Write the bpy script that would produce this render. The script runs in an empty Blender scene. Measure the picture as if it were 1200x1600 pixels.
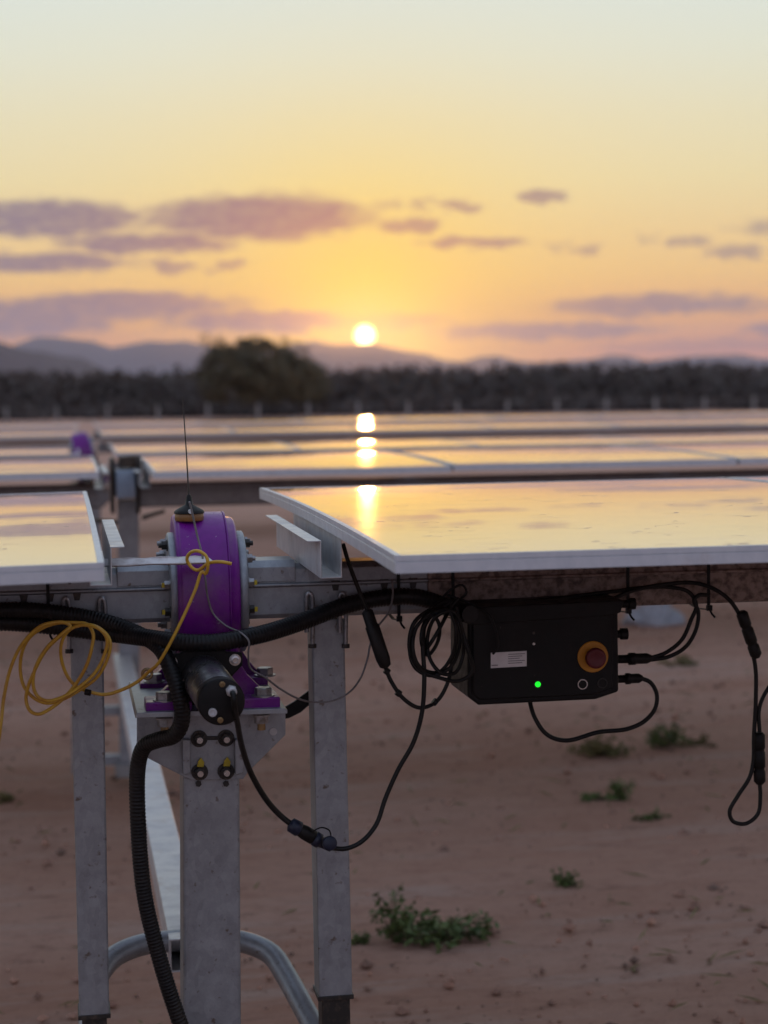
import bpy, bmesh, math, random
from mathutils import Vector, Matrix
random.seed(7)
R = math.radians
sc = bpy.context.scene
COL = sc.collection

# ------------------------------------------------------------------ camera
CAMZ = 2.0                      # metres above the sand
FPX = 2987.0                    # focal length in photo pixels (1200 x 1600)
CAM = Vector((0, 0, CAMZ))
# the row axis (+Y) vanishes at pixel (95, 607); the horizon climbs 0.8 deg to the right
y_cam = Vector((95 - 600, 800 - 607, -FPX)).normalized()
z_cam = Vector((1, math.tan(R(0.8)), 0)).cross(y_cam)
if z_cam.y < 0: z_cam = -z_cam
z_cam.normalize()
x_cam = y_cam.cross(z_cam)
C2W = Matrix((x_cam, y_cam, z_cam))      # rows: world axes expressed in camera space
cd = bpy.data.cameras.new('camera'); cam = bpy.data.objects.new('camera', cd)
COL.objects.link(cam); sc.camera = cam
cam.matrix_world = Matrix.Translation(CAM) @ C2W.to_4x4()
cd.sensor_fit = 'VERTICAL'; cd.sensor_height = 36; cd.sensor_width = 27
cd.lens = FPX / 1600 * 36
cd.clip_start = 0.05; cd.clip_end = 60000
cd.dof.use_dof = True; cd.dof.focus_distance = 4.05; cd.dof.aperture_fstop = 3.1

def ray(px, py):
    return (C2W @ Vector((px - 600, 800 - py, -FPX))).normalized()
def P(px, py, Y):                # the point of the upright plane Y = const seen at a pixel
    d = ray(px, py); return CAM + d * (Y / d.y)
def G(px, py, z=0.0):            # the point of the ground seen at a pixel
    d = ray(px, py); return CAM + d * ((z - CAMZ) / d.z)

# ------------------------------------------------------------------ sky and sun
SUN = ray(570, 524)
SUN_EL = math.asin(SUN.z); SUN_AZ = math.atan2(SUN.x, SUN.y)
def s2l(c):
    return tuple(((v / 255 + .055) / 1.055) ** 2.4 if v > 10 else v / 255 / 12.92 for v in c) + (1,)
W = bpy.data.worlds.new('World'); sc.world = W; W.use_nodes = True
nt = W.node_tree; nt.nodes.clear()
def N(t, **k):
    n = nt.nodes.new(t)
    for a, v in k.items(): setattr(n, a, v)
    return n
def M(op, a, b=None, clamp=False):
    n = N('ShaderNodeMath', operation=op, use_clamp=clamp)
    for i, v in enumerate((a, b)):
        if v is None: continue
        if isinstance(v, (int, float)): n.inputs[i].default_value = v
        else: nt.links.new(v, n.inputs[i])
    return n.outputs[0]
def MIX(f, a, b, mode='MIX'):
    n = N('ShaderNodeMix', data_type='RGBA', blend_type=mode)
    for i, v in ((0, f), (6, a), (7, b)):
        if isinstance(v, (int, float)): n.inputs[i].default_value = v
        elif isinstance(v, tuple): n.inputs[i].default_value = v
        else: nt.links.new(v, n.inputs[i])
    return n.outputs[2]
def ramp(fac, stops, interp='LINEAR'):
    n = N('ShaderNodeValToRGB'); cr = n.color_ramp; cr.interpolation = interp
    while len(cr.elements) < len(stops): cr.elements.new(0.5)
    for e, (p, c) in zip(cr.elements, stops): e.position = p; e.color = c
    nt.links.new(fac, n.inputs[0]); return n.outputs[0]
tc = N('ShaderNodeTexCoord'); DIR = tc.outputs['Generated']
sx = N('ShaderNodeSeparateXYZ'); nt.links.new(DIR, sx.inputs[0])
EL = M('MULTIPLY', M('ARCSINE', sx.outputs[2]), 57.29578)
AZ = M('MULTIPLY', M('ARCTAN2', sx.outputs[0], sx.outputs[1]), 57.29578)
vd = N('ShaderNodeVectorMath', operation='DOT_PRODUCT')
nt.links.new(DIR, vd.inputs[0]); vd.inputs[1].default_value = SUN
COSS = vd.outputs['Value']
ANG = M('MULTIPLY', M('ARCCOSINE', M('MINIMUM', COSS, 0.9999999)), 57.29578)
# colour by elevation; square-root axis so that the low sky has room: pos = sqrt(el/90)
pos = M('SQRT', M('MAXIMUM', M('DIVIDE', EL, 90.0), 0.0))
def q(e): return math.sqrt(e / 90)
west = ramp(pos, [(0, s2l((196, 148, 150))), (q(.9), s2l((232, 158, 128))), (q(2), s2l((249, 184, 112))),
                  (q(3.2), s2l((249, 205, 128))), (q(4.6), s2l((241, 213, 152))), (q(6), s2l((237, 222, 170))),
                  (q(7.7), s2l((232, 225, 188))), (q(9.6), s2l((226, 229, 209))), (q(11.6), s2l((220, 230, 222))),
                  (q(17), s2l((212, 224, 228))), (q(28), s2l((196, 210, 222))), (q(50), s2l((176, 190, 212))), (1, s2l((166, 180, 208)))])
east = ramp(pos, [(0, s2l((158, 160, 182))), (q(4), s2l((194, 182, 190))), (q(10), s2l((196, 192, 206))),
                  (q(20), s2l((184, 192, 216))), (q(45), s2l((172, 186, 212))), (1, s2l((166, 180, 208)))])
side = M('MULTIPLY', M('ADD', COSS, 1.0), 0.5)
mr = N('ShaderNodeMapRange', interpolation_type='SMOOTHSTEP'); nt.links.new(side, mr.inputs[0])
mr.inputs[1].default_value = 0.15; mr.inputs[2].default_value = 0.93
sky = MIX(mr.outputs[0], east, west)
# clouds: low stratocumulus strips, edges broken by noise
cmb = N('ShaderNodeCombineXYZ'); nt.links.new(AZ, cmb.inputs[0]); nt.links.new(M('MULTIPLY', EL, 3.4), cmb.inputs[1])
nz = N('ShaderNodeTexNoise'); nz.inputs['Scale'].default_value = 1.25; nz.inputs['Detail'].default_value = 5; nz.inputs['Roughness'].default_value = .55
nt.links.new(cmb.outputs[0], nz.inputs['Vector'])
wv = N('ShaderNodeVectorMath', operation='SUBTRACT'); nt.links.new(nz.outputs['Color'], wv.inputs[0]); wv.inputs[1].default_value = (.5, .5, .5)
wm = N('ShaderNodeVectorMath', operation='MULTIPLY'); nt.links.new(wv.outputs[0], wm.inputs[0]); wm.inputs[1].default_value = (3.0, .62, 0)
cc = N('ShaderNodeCombineXYZ'); nt.links.new(AZ, cc.inputs[0]); nt.links.new(EL, cc.inputs[1])
wa = N('ShaderNodeVectorMath', operation='ADD'); nt.links.new(cc.outputs[0], wa.inputs[0]); nt.links.new(wm.outputs[0], wa.inputs[1])
UV = wa.outputs[0]
clouds = [(75, 342, 175, 34, 1), (400, 340, 205, 42, 1), (225, 379, 165, 18, 1), (60, 410, 170, 20, 1), (268, 416, 52, 14, .8),
          (355, 416, 30, 11, .8), (170, 478, 240, 26, 1), (30, 500, 170, 34, 1), (410, 502, 170, 21, 1), (640, 353, 62, 13, .85),
          (745, 378, 100, 11, .9), (655, 321, 19, 12, .6), (603, 322, 18, 12, .45), (722, 323, 36, 11, .8), (843, 309, 42, 15, .85),
          (920, 386, 28, 11, .6), (868, 388, 18, 9, .5), (1078, 380, 36, 11, .65), (1015, 374, 16, 9, .45), (1152, 395, 50, 11, .7),
          (1030, 477, 195, 20, .9), (850, 517, 205, 15, .85), (1195, 513, 50, 13, .8), (570, 502, 150, 15, .55), (1090, 541, 180, 14, .5),
          (1350, 350, 190, 24, .9), (1420, 470, 260, 20, .8), (-260, 350, 200, 30, .9), (-330, 470, 260, 26, .8)]
dens = None
for cx, cy, rx, ry, a in clouds:
    d = ray(cx, cy); az = math.degrees(math.atan2(d.x, d.y)); el = math.degrees(math.asin(d.z))
    s = N('ShaderNodeVectorMath', operation='SUBTRACT'); nt.links.new(UV, s.inputs[0]); s.inputs[1].default_value = (az, el, 0)
    m = N('ShaderNodeVectorMath', operation='MULTIPLY'); nt.links.new(s.outputs[0], m.inputs[0])
    m.inputs[1].default_value = (1 / (rx * .01918), 1 / (ry * .01918), 0)
    l = N('ShaderNodeVectorMath', operation='LENGTH'); nt.links.new(m.outputs[0], l.inputs[0])
    r = N('ShaderNodeMapRange', interpolation_type='SMOOTHSTEP'); nt.links.new(l.outputs['Value'], r.inputs[0])
    r.inputs[1].default_value = 1.08; r.inputs[2].default_value = .55; r.inputs[3].default_value = 0; r.inputs[4].default_value = a
    dens = r.outputs[0] if dens is None else M('MAXIMUM', dens, r.outputs[0])
# the same strips go on round the rest of the horizon
nb = N('ShaderNodeTexNoise'); nb.inputs['Scale'].default_value = .16; nb.inputs['Detail'].default_value = 4
cb = N('ShaderNodeCombineXYZ'); nt.links.new(AZ, cb.inputs[0]); nt.links.new(M('MULTIPLY', EL, 6.0), cb.inputs[1]); nt.links.new(cb.outputs[0], nb.inputs['Vector'])
rn = N('ShaderNodeMapRange', interpolation_type='SMOOTHSTEP'); nt.links.new(nb.outputs[0], rn.inputs[0]); rn.inputs[1].default_value = .54; rn.inputs[2].default_value = .64
off = N('ShaderNodeMapRange', interpolation_type='SMOOTHSTEP'); nt.links.new(M('ABSOLUTE', M('SUBTRACT', AZ, math.degrees(SUN_AZ))), off.inputs[0]); off.inputs[1].default_value = 17; off.inputs[2].default_value = 24
lowb = N('ShaderNodeMapRange', interpolation_type='SMOOTHSTEP'); nt.links.new(EL, lowb.inputs[0]); lowb.inputs[1].default_value = 7; lowb.inputs[2].default_value = 4
dens = M('MAXIMUM', dens, M('MULTIPLY', M('MULTIPLY', rn.outputs[0], off.outputs[0]), M('MULTIPLY', lowb.outputs[0], .8)))
# yellow glow round the sun
glow = M('POWER', 2.71828, M('MULTIPLY', ANG, -1 / 2.9))
sky = MIX(M('MULTIPLY', glow, 1.7, True), sky, s2l((255, 216, 56)))
glow2 = M('POWER', 2.71828, M('MULTIPLY', ANG, -1 / 4.2))
ccol = MIX(M('MULTIPLY', glow2, 1.05, True), s2l((112, 112, 136)), s2l((204, 112, 74)))
lowmix = N('ShaderNodeMapRange'); nt.links.new(EL, lowmix.inputs[0]); lowmix.inputs[1].default_value = 3.2; lowmix.inputs[2].default_value = 1.6
ccol = MIX(M('MULTIPLY', lowmix.outputs[0], .6), ccol, s2l((100, 112, 146)))
nf = N('ShaderNodeTexNoise'); nf.inputs['Scale'].default_value = 2.2; nf.inputs['Detail'].default_value = 4; nt.links.new(cmb.outputs[0], nf.inputs['Vector'])
rf = N('ShaderNodeMapRange'); nt.links.new(nf.outputs[0], rf.inputs[0]); rf.inputs[1].default_value = .32; rf.inputs[2].default_value = .55; rf.inputs[3].default_value = .75; rf.inputs[4].default_value = 1
sky = MIX(M('MULTIPLY', dens, rf.outputs[0]), sky, ccol)
halo = M('POWER', 2.71828, M('MULTIPLY', M('MULTIPLY', ANG, ANG), -1 / 1.1))
sky = MIX(M('MULTIPLY', halo, .85), sky, (1.5, .72, .06, 1))
disc = N('ShaderNodeMapRange'); nt.links.new(ANG, disc.inputs[0]); disc.inputs[1].default_value = .34; disc.inputs[2].default_value = .10
sky = MIX(disc.outputs[0], sky, (26, 17, 6, 1))
nish = N('ShaderNodeTexSky', sky_type='NISHITA'); nish.sun_disc = False; nish.sun_elevation = SUN_EL; nish.sun_rotation = SUN_AZ
bg = N('ShaderNodeBackground'); nt.links.new(sky, bg.inputs[0]); bg.inputs[1].default_value = 1.0
bn = N('ShaderNodeBackground'); nt.links.new(nish.outputs[0], bn.inputs[0]); bn.inputs[1].default_value = 0.008
ad = N('ShaderNodeAddShader'); nt.links.new(bg.outputs[0], ad.inputs[0]); nt.links.new(bn.outputs[0], ad.inputs[1])
wo = N('ShaderNodeOutputWorld'); nt.links.new(ad.outputs[0], wo.inputs[0])
sl = bpy.data.lights.new('sun', 'SUN'); so = bpy.data.objects.new('sun', sl); COL.objects.link(so)
sl.energy = 0.12; sl.angle = R(.3); sl.color = (1, .44, .12)
so.location = SUN * 50 + Vector((0, 0, 2)); so.rotation_euler = (-SUN).to_track_quat('-Z', 'Y').to_euler()
sc.view_settings.view_transform = 'Standard'; sc.view_settings.look = 'None'
sc.view_settings.exposure = 0; sc.view_settings.gamma = 1
sc.render.engine = 'CYCLES'; sc.cycles.use_denoising = True
sc.cycles.max_bounces = 8; sc.cycles.volume_bounces = 1; sc.cycles.caustics_reflective = False; sc.cycles.caustics_refractive = False
sc.cycles.sample_clamp_indirect = 4

# ------------------------------------------------------------------ materials
def mat(name, col, rough=.5, metal=0, noise=None, bump=None, spec=.5, emit=None, stretch=(1, 1, 1), coords='Object'):
    m = bpy.data.materials.new(name); m.use_nodes = True; t = m.node_tree; b = t.nodes['Principled BSDF']
    b.inputs['Base Color'].default_value = (*col, 1); b.inputs['Roughness'].default_value = rough; b.inputs['Metallic'].default_value = metal
    b.inputs['Specular IOR Level'].default_value = spec
    tcn = t.nodes.new('ShaderNodeTexCoord'); mp = t.nodes.new('ShaderNodeMapping'); mp.inputs['Scale'].default_value = stretch
    t.links.new(tcn.outputs[coords], mp.inputs[0])
    if noise:                                   # (scale, colour2, contrast lo, hi)
        n = t.nodes.new('ShaderNodeTexNoise'); n.inputs['Scale'].default_value = noise[0]; n.inputs['Detail'].default_value = 6
        n.inputs['Roughness'].default_value = .62
        t.links.new(mp.outputs[0], n.inputs[0])
        r = t.nodes.new('ShaderNodeMapRange'); t.links.new(n.outputs[0], r.inputs[0]); r.inputs[1].default_value = noise[2]; r.inputs[2].default_value = noise[3]
        x = t.nodes.new('ShaderNodeMix'); x.data_type = 'RGBA'; x.inputs[6].default_value = (*col, 1); x.inputs[7].default_value = (*noise[1], 1)
        t.links.new(r.outputs[0], x.inputs[0]); t.links.new(x.outputs[2], b.inputs['Base Color'])
        rr = t.nodes.new('ShaderNodeMapRange'); t.links.new(n.outputs[0], rr.inputs[0]); rr.inputs[1].default_value = .3; rr.inputs[2].default_value = .7
        rr.inputs[3].default_value = max(0.02, rough - .12); rr.inputs[4].default_value = min(1, rough + .12); t.links.new(rr.outputs[0], b.inputs['Roughness'])
    if bump:                                    # (scale, strength, distance)
        n = t.nodes.new('ShaderNodeTexNoise'); n.inputs['Scale'].default_value = bump[0]; n.inputs['Detail'].default_value = 5
        t.links.new(mp.outputs[0], n.inputs[0])
        bp = t.nodes.new('ShaderNodeBump'); bp.inputs['Strength'].default_value = bump[1]; bp.inputs['Distance'].default_value = bump[2]
        t.links.new(n.outputs[0], bp.inputs['Height']); t.links.new(bp.outputs[0], b.inputs['Normal'])
    if emit:
        b.inputs['Emission Color'].default_value = (*emit[0], 1); b.inputs['Emission Strength'].default_value = emit[1]
    return m

def chips(m, scale, lo, hi, col):
    t = m.node_tree; b = t.nodes['Principled BSDF']; src = b.inputs['Base Color'].links[0].from_socket
    tcn = t.nodes.new('ShaderNodeTexCoord'); n = t.nodes.new('ShaderNodeTexNoise'); n.inputs['Scale'].default_value = scale; n.inputs['Detail'].default_value = 8; n.inputs['Roughness'].default_value = .7
    t.links.new(tcn.outputs['Object'], n.inputs[0]); r = t.nodes.new('ShaderNodeMapRange'); t.links.new(n.outputs[0], r.inputs[0]); r.inputs[1].default_value = lo; r.inputs[2].default_value = hi
    x = t.nodes.new('ShaderNodeMix'); x.data_type = 'RGBA'; t.links.new(r.outputs[0], x.inputs[0]); t.links.new(src, x.inputs[6]); x.inputs[7].default_value = (*col, 1); t.links.new(x.outputs[2], b.inputs['Base Color'])
def galv_mat():
    m = mat('galvanised_steel', (.40, .42, .46), .42, .55, bump=(160, .12, .0006))
    t = m.node_tree; b = t.nodes['Principled BSDF']
    tcn = t.nodes.new('ShaderNodeTexCoord')
    v = t.nodes.new('ShaderNodeTexVoronoi'); v.inputs['Scale'].default_value = 70; v.inputs['Randomness'].default_value = 1
    mp = t.nodes.new('ShaderNodeMapping'); mp.inputs['Scale'].default_value = (1, 1, .55); t.links.new(tcn.outputs['Object'], mp.inputs[0])
    n0 = t.nodes.new('ShaderNodeTexNoise'); n0.inputs['Scale'].default_value = 18; t.links.new(mp.outputs[0], n0.inputs[0])
    ad = t.nodes.new('ShaderNodeVectorMath'); ad.operation = 'MULTIPLY_ADD'; t.links.new(n0.outputs['Color'], ad.inputs[0]); ad.inputs[1].default_value = (.04,) * 3; t.links.new(mp.outputs[0], ad.inputs[2])
    t.links.new(ad.outputs[0], v.inputs['Vector'])
    sp = t.nodes.new('ShaderNodeSeparateColor'); t.links.new(v.outputs['Color'], sp.inputs[0])
    n = t.nodes.new('ShaderNodeTexNoise'); n.inputs['Scale'].default_value = 14; n.inputs['Detail'].default_value = 10; n.inputs['Roughness'].default_value = .8; t.links.new(tcn.outputs['Object'], n.inputs[0])
    mu = t.nodes.new('ShaderNodeMath'); mu.operation = 'MULTIPLY_ADD'; t.links.new(sp.outputs[0], mu.inputs[0]); mu.inputs[1].default_value = .15; t.links.new(n.outputs[0], mu.inputs[2])
    cr = t.nodes.new('ShaderNodeValToRGB'); t.links.new(mu.outputs[0], cr.inputs[0])
    e = cr.color_ramp.elements; e[0].position = .35; e[0].color = (.235, .25, .27, 1); e[1].position = .95; e[1].color = (.45, .475, .50, 1)
    # grime: fine dark specks and scuffs
    g = t.nodes.new('ShaderNodeTexNoise'); g.inputs['Scale'].default_value = 60; g.inputs['Detail'].default_value = 6; t.links.new(tcn.outputs['Object'], g.inputs[0])
    gr = t.nodes.new('ShaderNodeMapRange'); t.links.new(g.outputs[0], gr.inputs[0]); gr.inputs[1].default_value = .64; gr.inputs[2].default_value = .74
    x = t.nodes.new('ShaderNodeMix'); x.data_type = 'RGBA'; t.links.new(gr.outputs[0], x.inputs[0]); t.links.new(cr.outputs[0], x.inputs[6]); x.inputs[7].default_value = (.16, .13, .11, 1)
    t.links.new(x.outputs[2], b.inputs['Base Color'])
    rr = t.nodes.new('ShaderNodeMapRange'); t.links.new(mu.outputs[0], rr.inputs[0]); rr.inputs[1].default_value = .3; rr.inputs[2].default_value = 1; rr.inputs[3].default_value = .38; rr.inputs[4].default_value = .58
    t.links.new(rr.outputs[0], b.inputs['Roughness'])
    return m

def glass_mat():
    m = mat('dusty_panel_glass', (.02, .025, .05), .06)
    t = m.node_tree; b = t.nodes['Principled BSDF']; b.inputs['IOR'].default_value = 1.75; b.inputs['Coat Weight'].default_value = 1.0; b.inputs['Coat Roughness'].default_value = .022; b.inputs['Coat IOR'].default_value = 1.85
    tcn = t.nodes.new('ShaderNodeTexCoord')
    # cell grid printed under the glass
    br = t.nodes.new('ShaderNodeTexBrick'); br.offset = 0; br.inputs['Scale'].default_value = 1
    br.inputs['Brick Width'].default_value = .22; br.inputs['Row Height'].default_value = .11; br.inputs['Mortar Size'].default_value = .003
    br.inputs['Color1'].default_value = (.012, .016, .035, 1); br.inputs['Color2'].default_value = (.014, .018, .04, 1); br.inputs['Mortar'].default_value = (.3, .3, .32, 1)
    t.links.new(tcn.outputs['Object'], br.inputs[0])
    # dried dust and water runs, with the reflected sky's peach put into the dust colour
    mp = t.nodes.new('ShaderNodeMapping'); mp.inputs['Scale'].default_value = (.9, 3.2, 1); t.links.new(tcn.outputs['Object'], mp.inputs[0])
    n = t.nodes.new('ShaderNodeTexNoise'); n.inputs['Scale'].default_value = 2.2; n.inputs['Detail'].default_value = 9; n.inputs['Roughness'].default_value = .68; n.inputs['Distortion'].default_value = .6
    t.links.new(mp.outputs[0], n.inputs[0])
    r = t.nodes.new('ShaderNodeMapRange'); t.links.new(n.outputs[0], r.inputs[0]); r.inputs[1].default_value = .35; r.inputs[2].default_value = .75; r.inputs[3].default_value = .3; r.inputs[4].default_value = .7
    x = t.nodes.new('ShaderNodeMix'); x.data_type = 'RGBA'; t.links.new(r.outputs[0], x.inputs[0]); t.links.new(br.outputs[0], x.inputs[6]); x.inputs[7].default_value = (.74, .38, .27, 1)
    t.links.new(x.outputs[2], b.inputs['Base Color'])
    rr = t.nodes.new('ShaderNodeMapRange'); t.links.new(n.outputs[0], rr.inputs[0]); rr.inputs[1].default_value = .3; rr.inputs[2].default_value = .75; rr.inputs[3].default_value = .10; rr.inputs[4].default_value = .20
    ln = t.nodes.new('ShaderNodeTexNoise'); ln.inputs['Scale'].default_value = 2.6; ln.inputs['Detail'].default_value = 3; ln.inputs['Distortion'].default_value = 1.2; t.links.new(mp.outputs[0], ln.inputs[0])
    def mth(op, a, c_):
        k = t.nodes.new('ShaderNodeMath'); k.operation = op
        for i, v in enumerate((a, c_)):
            if v is None: continue
            if isinstance(v, float): k.inputs[i].default_value = v
            else: t.links.new(v, k.inputs[i])
        return k.outputs[0]
    line = mth('LESS_THAN', mth('ABSOLUTE', mth('SUBTRACT', ln.outputs[0], .52), None), .005)
    mk = t.nodes.new('ShaderNodeTexNoise'); mk.inputs['Scale'].default_value = 5; t.links.new(tcn.outputs['Object'], mk.inputs[0])
    line = mth('MULTIPLY', line, mth('GREATER_THAN', mk.outputs[0], .54))
    t.links.new(mth('ADD', rr.outputs[0], mth('MULTIPLY', line, .4)), b.inputs['Roughness'])
    cr_ = t.nodes.new('ShaderNodeMapRange'); t.links.new(n.outputs[0], cr_.inputs[0]); cr_.inputs[1].default_value = .5; cr_.inputs[2].default_value = .8; cr_.inputs[3].default_value = .02; cr_.inputs[4].default_value = .10
    t.links.new(mth('SUBTRACT', 1.0, mth('MULTIPLY', line, .75)), b.inputs['Coat Weight'])
    t.links.new(mth('ADD', cr_.outputs[0], mth('MULTIPLY', line, .3)), b.inputs['Coat Roughness'])
    # hair-thin smear marks
    w = t.nodes.new('ShaderNodeTexNoise'); w.inputs['Scale'].default_value = 3; w.inputs['Detail'].default_value = 4; t.links.new(mp.outputs[0], w.inputs[0])
    bp = t.nodes.new('ShaderNodeBump'); bp.inputs['Strength'].default_value = .08; bp.inputs['Distance'].default_value = .0016
    t.links.new(w.outputs[0], bp.inputs['Height']); t.links.new(bp.outputs[0], b.inputs['Normal']); t.links.new(bp.outputs[0], b.inputs['Coat Normal'])
    return m

GALV = galv_mat()
ALU = mat('anodised_aluminium', (.62, .64, .68), .42, .35, noise=(30, (.54, .56, .6), .4, .7))
RAILM = mat('zinc_coated_rail', (.62, .62, .63), .40, .3, noise=(14, (.5, .5, .52), .4, .65), bump=(60, .05, .0005))
GLASS = glass_mat()
PURPLE = mat('purple_paint', (.165, .009, .225), .34, 0, noise=(22, (.12, .008, .18), .45, .7), bump=(120, .06, .0004), spec=.35)
PWORN = mat('chalky_worn_paint', (.6, .56, .56), .6, 0, noise=(40, (.4, .35, .4), .4, .6))
BLACK = mat('black_plastic', (.006, .006, .006), .5, 0, noise=(35, (.011, .009, .009), .45, .7), spec=.25)
RUBBER = mat('black_rubber', (.008, .008, .008), .5, 0, noise=(18, (.020, .016, .014), .48, .72), spec=.3)
CONDUIT = mat('conduit_plastic', (.006, .006, .007), .42, 0, noise=(12, (.014, .012, .011), .5, .75), spec=.3)
DIRTY = mat('dirty_galvanised', (.36, .28, .24), .75, .1, noise=(55, (.15, .115, .10), .42, .62), bump=(90, .2, .001))
STEEL = mat('bolt_steel', (.36, .36, .37), .42, .7, noise=(60, (.2, .18, .16), .45, .7))
DARKST = mat('dark_steel', (.045, .043, .041), .45, .6, noise=(50, (.12, .09, .07), .5, .75))
MOTOR = mat('motor_steel', (.17, .17, .18), .30, .8, noise=(25, (.10, .10, .11), .4, .7))
YELLOW = mat('yellow_cable', (.62, .37, .035), .42, 0, noise=(30, (.5, .24, .03), .4, .7))
YMARK = mat('yellow_paint_mark', (.55, .42, .02), .6, 0, noise=(80, (.4, .28, .03), .4, .7))
ORANGE = mat('estop_yellow', (.58, .25, .02), .5, 0, noise=(30, (.5, .21, .02), .4, .7))
RED = mat('estop_red', (.13, .010, .016), .5, 0, noise=(30, (.10, .01, .016), .4, .7))
WHITE = mat('white_sticker', (.72, .70, .70), .5, 0, noise=(60, (.64, .62, .62), .4, .7))
PRINT = mat('grey_print', (.16, .15, .16), .6, 0, noise=(90, (.24, .22, .22), .4, .7))
CHROME = mat('chrome', (.6, .6, .6), .25, .9, noise=(50, (.5, .5, .5), .4, .7))
LED = mat('green_led', (.02, .5, .04), .3, 0, emit=((.01, .9, .03), 1.3))
BLUEC = mat('navy_plastic', (.007, .011, .030), .5, 0, noise=(40, (.011, .017, .042), .4, .7))
PALE = mat('pale_nylon', (.55, .55, .56), .45, 0, noise=(60, (.45, .45, .45), .4, .7))
BRASS = mat('brass', (.34, .23, .11), .4, .7, noise=(60, (.24, .17, .09), .4, .7))
AMBER = mat('amber_resin', (.26, .12, .03), .4, 0, noise=(40, (.18, .08, .03), .4, .7))
CARD = mat('weathered_white_strip', (.68, .66, .66), .6, 0, noise=(26, (.46, .42, .41), .45, .68), bump=(70, .3, .002))
WIREG = mat('grey_wire', (.22, .20, .20), .5, 0, noise=(60, (.15, .14, .14), .4, .7))
CONC = mat('concrete', (.30, .29, .28), .9, 0, noise=(8, (.22, .21, .2), .4, .7))
LEAFM = mat('weed_leaf', (.10, .14, .03), .6, 0, noise=(14, (.05, .085, .02), .4, .65))
DRYM = mat('dry_weed', (.17, .135, .045), .7, 0, noise=(14, (.10, .10, .03), .4, .65))
STEM = mat('weed_stem', (.13, .10, .05), .7, 0, noise=(20, (.09, .07, .04), .4, .7))
SCRUB = mat('scrub_leaf', (.052, .036, .030), .8, 0, noise=(.6, (.072, .048, .038), .4, .65))
TREEL = mat('tree_leaf', (.085, .065, .028), .7, 0, noise=(.8, (.12, .082, .035), .4, .65))
BARK = mat('bark', (.09, .065, .05), .9, 0, noise=(3, (.06, .045, .035), .4, .7))
HILL = mat('hill_scrub', (.04, .038, .045), .95, 0, noise=(.002, (.052, .046, .05), .4, .65))
HILLR = mat('red_hill_scrub', (.085, .05, .045), .95, 0, noise=(.004, (.065, .042, .038), .4, .65))
STONE = mat('sand_clod', (.36, .19, .13), .95, 0, noise=(3, (.16, .10, .075), .42, .6))

chips(PURPLE, 48, .66, .70, (.34, .27, .33)); chips(PURPLE, 7, .5, .85, (.20, .10, .16))
chips(BLACK, 6, .5, .9, (.025, .019, .016)); chips(BLACK, 90, .68, .72, (.09, .075, .07)); chips(CONDUIT, 8, .5, .85, (.035, .027, .022)); chips(MOTOR, 40, .64, .7, (.3, .26, .24))
chips(RAILM, 10, .55, .8, (.42, .34, .29)); chips(ALU, 8, .6, .9, (.42, .36, .33))
def ground_mat():
    m = mat('red_sand', (.3, .2, .15), .95, spec=.15); t = m.node_tree; b = t.nodes['Principled BSDF']
    tcn = t.nodes.new('ShaderNodeTexCoord')
    def noise(scale, st, det=8, ro=.65, dist=0):
        mp = t.nodes.new('ShaderNodeMapping'); mp.inputs['Scale'].default_value = st; t.links.new(tcn.outputs['Object'], mp.inputs[0])
        n = t.nodes.new('ShaderNodeTexNoise'); n.inputs['Scale'].default_value = scale; n.inputs['Detail'].default_value = det; n.inputs['Roughness'].default_value = ro; n.inputs['Distortion'].default_value = dist
        t.links.new(mp.outputs[0], n.inputs[0]); return n.outputs[0]
    def mrng(a, lo, hi):
        r = t.nodes.new('ShaderNodeMapRange'); t.links.new(a, r.inputs[0]); r.inputs[1].default_value = lo; r.inputs[2].default_value = hi; return r.outputs[0]
    def mx(f, a, c):
        x = t.nodes.new('ShaderNodeMix'); x.data_type = 'RGBA'; t.links.new(f, x.inputs[0])
        for i, v in ((6, a), (7, c)):
            if isinstance(v, tuple): x.inputs[i].default_value = v
            else: t.links.new(v, x.inputs[i])
        return x.outputs[2]
    c = mx(mrng(noise(.9, (.35, 1, 1)), .35, .65), (.60, .32, .225, 1), (.74, .46, .355, 1))
    c = mx(mrng(noise(2.5, (.25, 1.4, 1), 9, .7), .52, .68), c, (.72, .51, .42, 1))
    c = mx(mrng(noise(11, (.75, 1.1, 1), 9, .85), .48, .72), c, (.50, .265, .195, 1))
    c = mx(mrng(noise(7, (.5, 1.5, 1), 8, .75), .57, .74), c, (.29, .155, .11, 1))
    c = mx(mrng(noise(24, (.85, 1.1, 1), 7, .8), .59, .74), c, (.22, .12, .09, 1))
    t.links.new(c, b.inputs['Base Color'])
    n1 = noise(5, (.6, 1.2, 1), 10, .8); n2 = noise(45, (1, 1, 1), 6, .7)
    ma = t.nodes.new('ShaderNodeMath'); ma.operation = 'MULTIPLY_ADD'; t.links.new(n2, ma.inputs[0]); ma.inputs[1].default_value = .25; t.links.new(n1, ma.inputs[2])
    bp = t.nodes.new('ShaderNodeBump'); bp.inputs['Strength'].default_value = 1; bp.inputs['Distance'].default_value = .10
    t.links.new(ma.outputs[0], bp.inputs['Height']); t.links.new(bp.outputs[0], b.inputs['Normal'])
    return m
SAND = ground_mat()

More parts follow.
